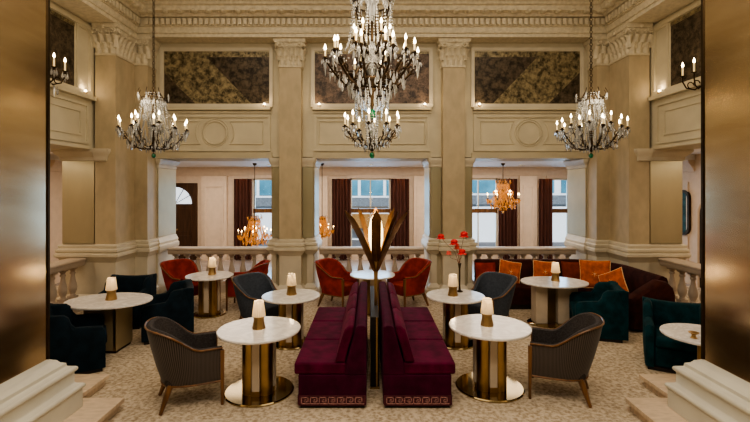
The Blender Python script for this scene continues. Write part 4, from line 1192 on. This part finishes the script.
for i in range(14):
    a = 2*pi*i/14; ca, sa = cos(a), sin(a)
    garland(t, (.30*ca, .30*sa, 2.18), (.24*ca, .24*sa, 1.62), -.02, .035, m)
    garland(t, (.24*ca, .24*sa, 1.95), (.34*ca, .34*sa, 1.36), .10, .035, m)
    garland(t, (.12*ca, .12*sa, 1.75), (.10*ca, .10*sa, 1.1), 0, .035, m)
    garland(t, (.30*ca, .30*sa, .92), (.10*ca, .10*sa, .58), .05, .03, m)
    garland(t, (.22*ca, .22*sa, .80), (.20*ca, .20*sa, .48), .0, .03, m)
    garland(t, (.42*ca, .42*sa, 1.25), (.58*ca, .58*sa, 1.2), .12, .035, m)
    garland(t, (.08*ca, .08*sa, .50), (.07*ca, .07*sa, .16), 0, .03, m)
g = m.build('bead_garlands', M['crystal'], t, smooth=False); g['kind'] = 'stuff'
m = MB(); zz = 2.4; k = 0
while zz < CE-zb-.04:
    m.torus((0, 0, zz+.04), .03, .009, 'X' if k % 2 else 'Y', 10, 5); zz += .065; k += 1
m.build('chain', M['antique_bronze'], t)

# wall sconces on the side walls
for s, nm, lb in ((-1, 'left', 'two candle bronze sconce with crystal drops on the left side wall'), (1, 'right', 'two candle scrolled bronze sconce on the right side wall')):
    t = thing('wall_sconce', lb, 'sconce', (s*(XS-.005), 7.27 if s < 0 else 7.22, 4.20 if s < 0 else 4.10))
    MB().lathe([(.06, 0), (.06, .015), (.035, .03), (.001, .035)], 20).build('backplate', M['antique_bronze'], t, rot=(0, -s*pi/2, 0))
    for k in (-1, 1):
        m = MB(); P = [(0, 0, 0), (.12, .04*k, -.10), (.22, .10*k, -.06), (.26, .13*k, .05), (.26, .13*k, .14)]
        m.tube([(-s*x, y, z) for x, y, z in P], .012, 8)
        m.torus((-s*.17, .07*k, -.02), .05, .009, 'Y', 14, 6, 0, 4.8)
        m.lathe([(.006, -.02), (.045, 0), (.047, .008), (.015, .01)], 12, (-s*.26, .13*k, .14))
        a = m.build('arm', M['antique_bronze'], t)
        MB().lathe([(.014, .01), (.014, .16)], 10, (-s*.26, .13*k, .14)).build('candle', M['candle'], a)
        MB().lathe([(.007, 0), (.018, .02), (.016, .035), (.001, .085)], 10, (-s*.26, .13*k, .30)).build('bulb', M['bulb'], a)
        if s < 0:
            for q in range(3): crystal(q % 2, t, (-s*(.24+.02*q), .13*k+(q-1)*.03, .12), 1.3)
    if s < 0: crystal(1, t, (.17, 0, -.12), 1.6); crystal(0, t, (.20, .03, -.16), 1.4)
    light('sconce_light', 'POINT', (s*(XS-.35), 7.05, 4.66), 3, (1, .72, .4), .05)

# small uplights at the foot of the mirror panels
u0 = None
UP = [(-2.36, YB-.06, 4.171, 'small glowing uplight at the lower right corner of the left mirror panel'), (-1.16, YB-.06, 4.171, 'small glowing uplight at the lower left corner of the central mirror panel'),
      (1.16, YB-.06, 4.171, 'small glowing uplight at the lower right corner of the central mirror panel'), (2.36, YB-.06, 4.171, 'small glowing uplight at the lower left corner of the right mirror panel'),
      (-XS+.06, 8.25, 4.171, 'small glowing uplight below the left side wall mirror, by the corner pilaster'), (XS-.06, 8.25, 4.171, 'small glowing uplight below the right side wall mirror, by the corner pilaster')]
for x, y, z, lb in UP:
    q = thing('uplight', lb, 'light', (x, y, z), 0, 'uplights under the mirror panels')
    if u0 is None:
        b_ = MB().lathe([(.03, -.035), (.034, 0), (.03, .01), (.001, .012)], 14).build('housing', M['brass_dark'], q)
        l_ = MB().ell((0, 0, .03), .022, .022, .022, 10, 8).build('lens', M['spot'], q); u0 = (b_, l_)
    else: inst(u0[0], 'housing', q); inst(u0[1], 'lens', q)
    light('uplight_light', 'POINT', (x, y-.12 if abs(x) < 5 else y, z+.08), 1.2, (1, .72, .4), .03)

# ================================================================== LIGHT
WARM = (1, .80, .54)
light('ceiling_glow', 'AREA', (0, 5.6, 6.45), 130, (1, .86, .67), 8, (0, 0, 0), 5)
light('front_glow', 'AREA', (0, 1.2, 5.9), 215, (1, .86, .68), 6, (radians(14), 0, 0), 2.5)
for x, y, z, p in ((-3.56, 6.8, 3.75, 16), (3.49, 6.8, 3.75, 16), (.02, 5.0, 4.3, 26), (.02, 5.2, 3.35, 10)):
    light('chandelier_light', 'POINT', (x, y, z), p, WARM, .25)
light('back_room_glow', 'AREA', (0, 12.3, 2.98), 240, (1, .83, .66), 12, (0, 0, 0), 2.5)
for s in (-1, 1):
    light('aisle_glow', 'AREA', (s*6.9, 7.0, 2.95), 45, (1, .76, .5), 1.2, (0, 0, 0), 6)
for a, b in WIN:
    light('window_daylight', 'AREA', ((a+b)/2, YW+.5, 1.7), 50, (.42, .70, 1), b-a, (-pi/2, 0, 0), 2.3)
for x in (-4.17, -.96, .94, 4.45, 5.68):
    light('curtain_spot', 'SPOT', (x, YW-.34, 2.98), 12, (1, .55, .25), .03, (radians(12), 0, 0), None, radians(70))
sun = light('sun', 'SUN', (0, 20, 30), 5, (1, .98, .96), .05)
sun.rotation_euler = (radians(50), 0, radians(20))

W = bpy.data.worlds.new('world'); S.world = W; W.use_nodes = True
N = W.node_tree.nodes; L = W.node_tree.links
bg = N['Background']; sk = N.new('ShaderNodeTexSky')
try: sk.sky_type = 'HOSEK_WILKIE'; sk.turbidity = 4
except Exception: pass
L.new(sk.outputs['Color'], bg.inputs['Color']); bg.inputs['Strength'].default_value = 1.0

S.view_settings.view_transform = 'AgX'
try: S.view_settings.look = 'AgX - Medium High Contrast'
except Exception: pass
S.view_settings.exposure = .28
S.cycles.use_denoising = True
S.cycles.max_bounces = 7; S.cycles.diffuse_bounces = 3; S.cycles.glossy_bounces = 3; S.cycles.transmission_bounces = 5
S.cycles.caustics_reflective = False; S.cycles.caustics_refractive = False
S.cycles.sample_clamp_indirect = 4
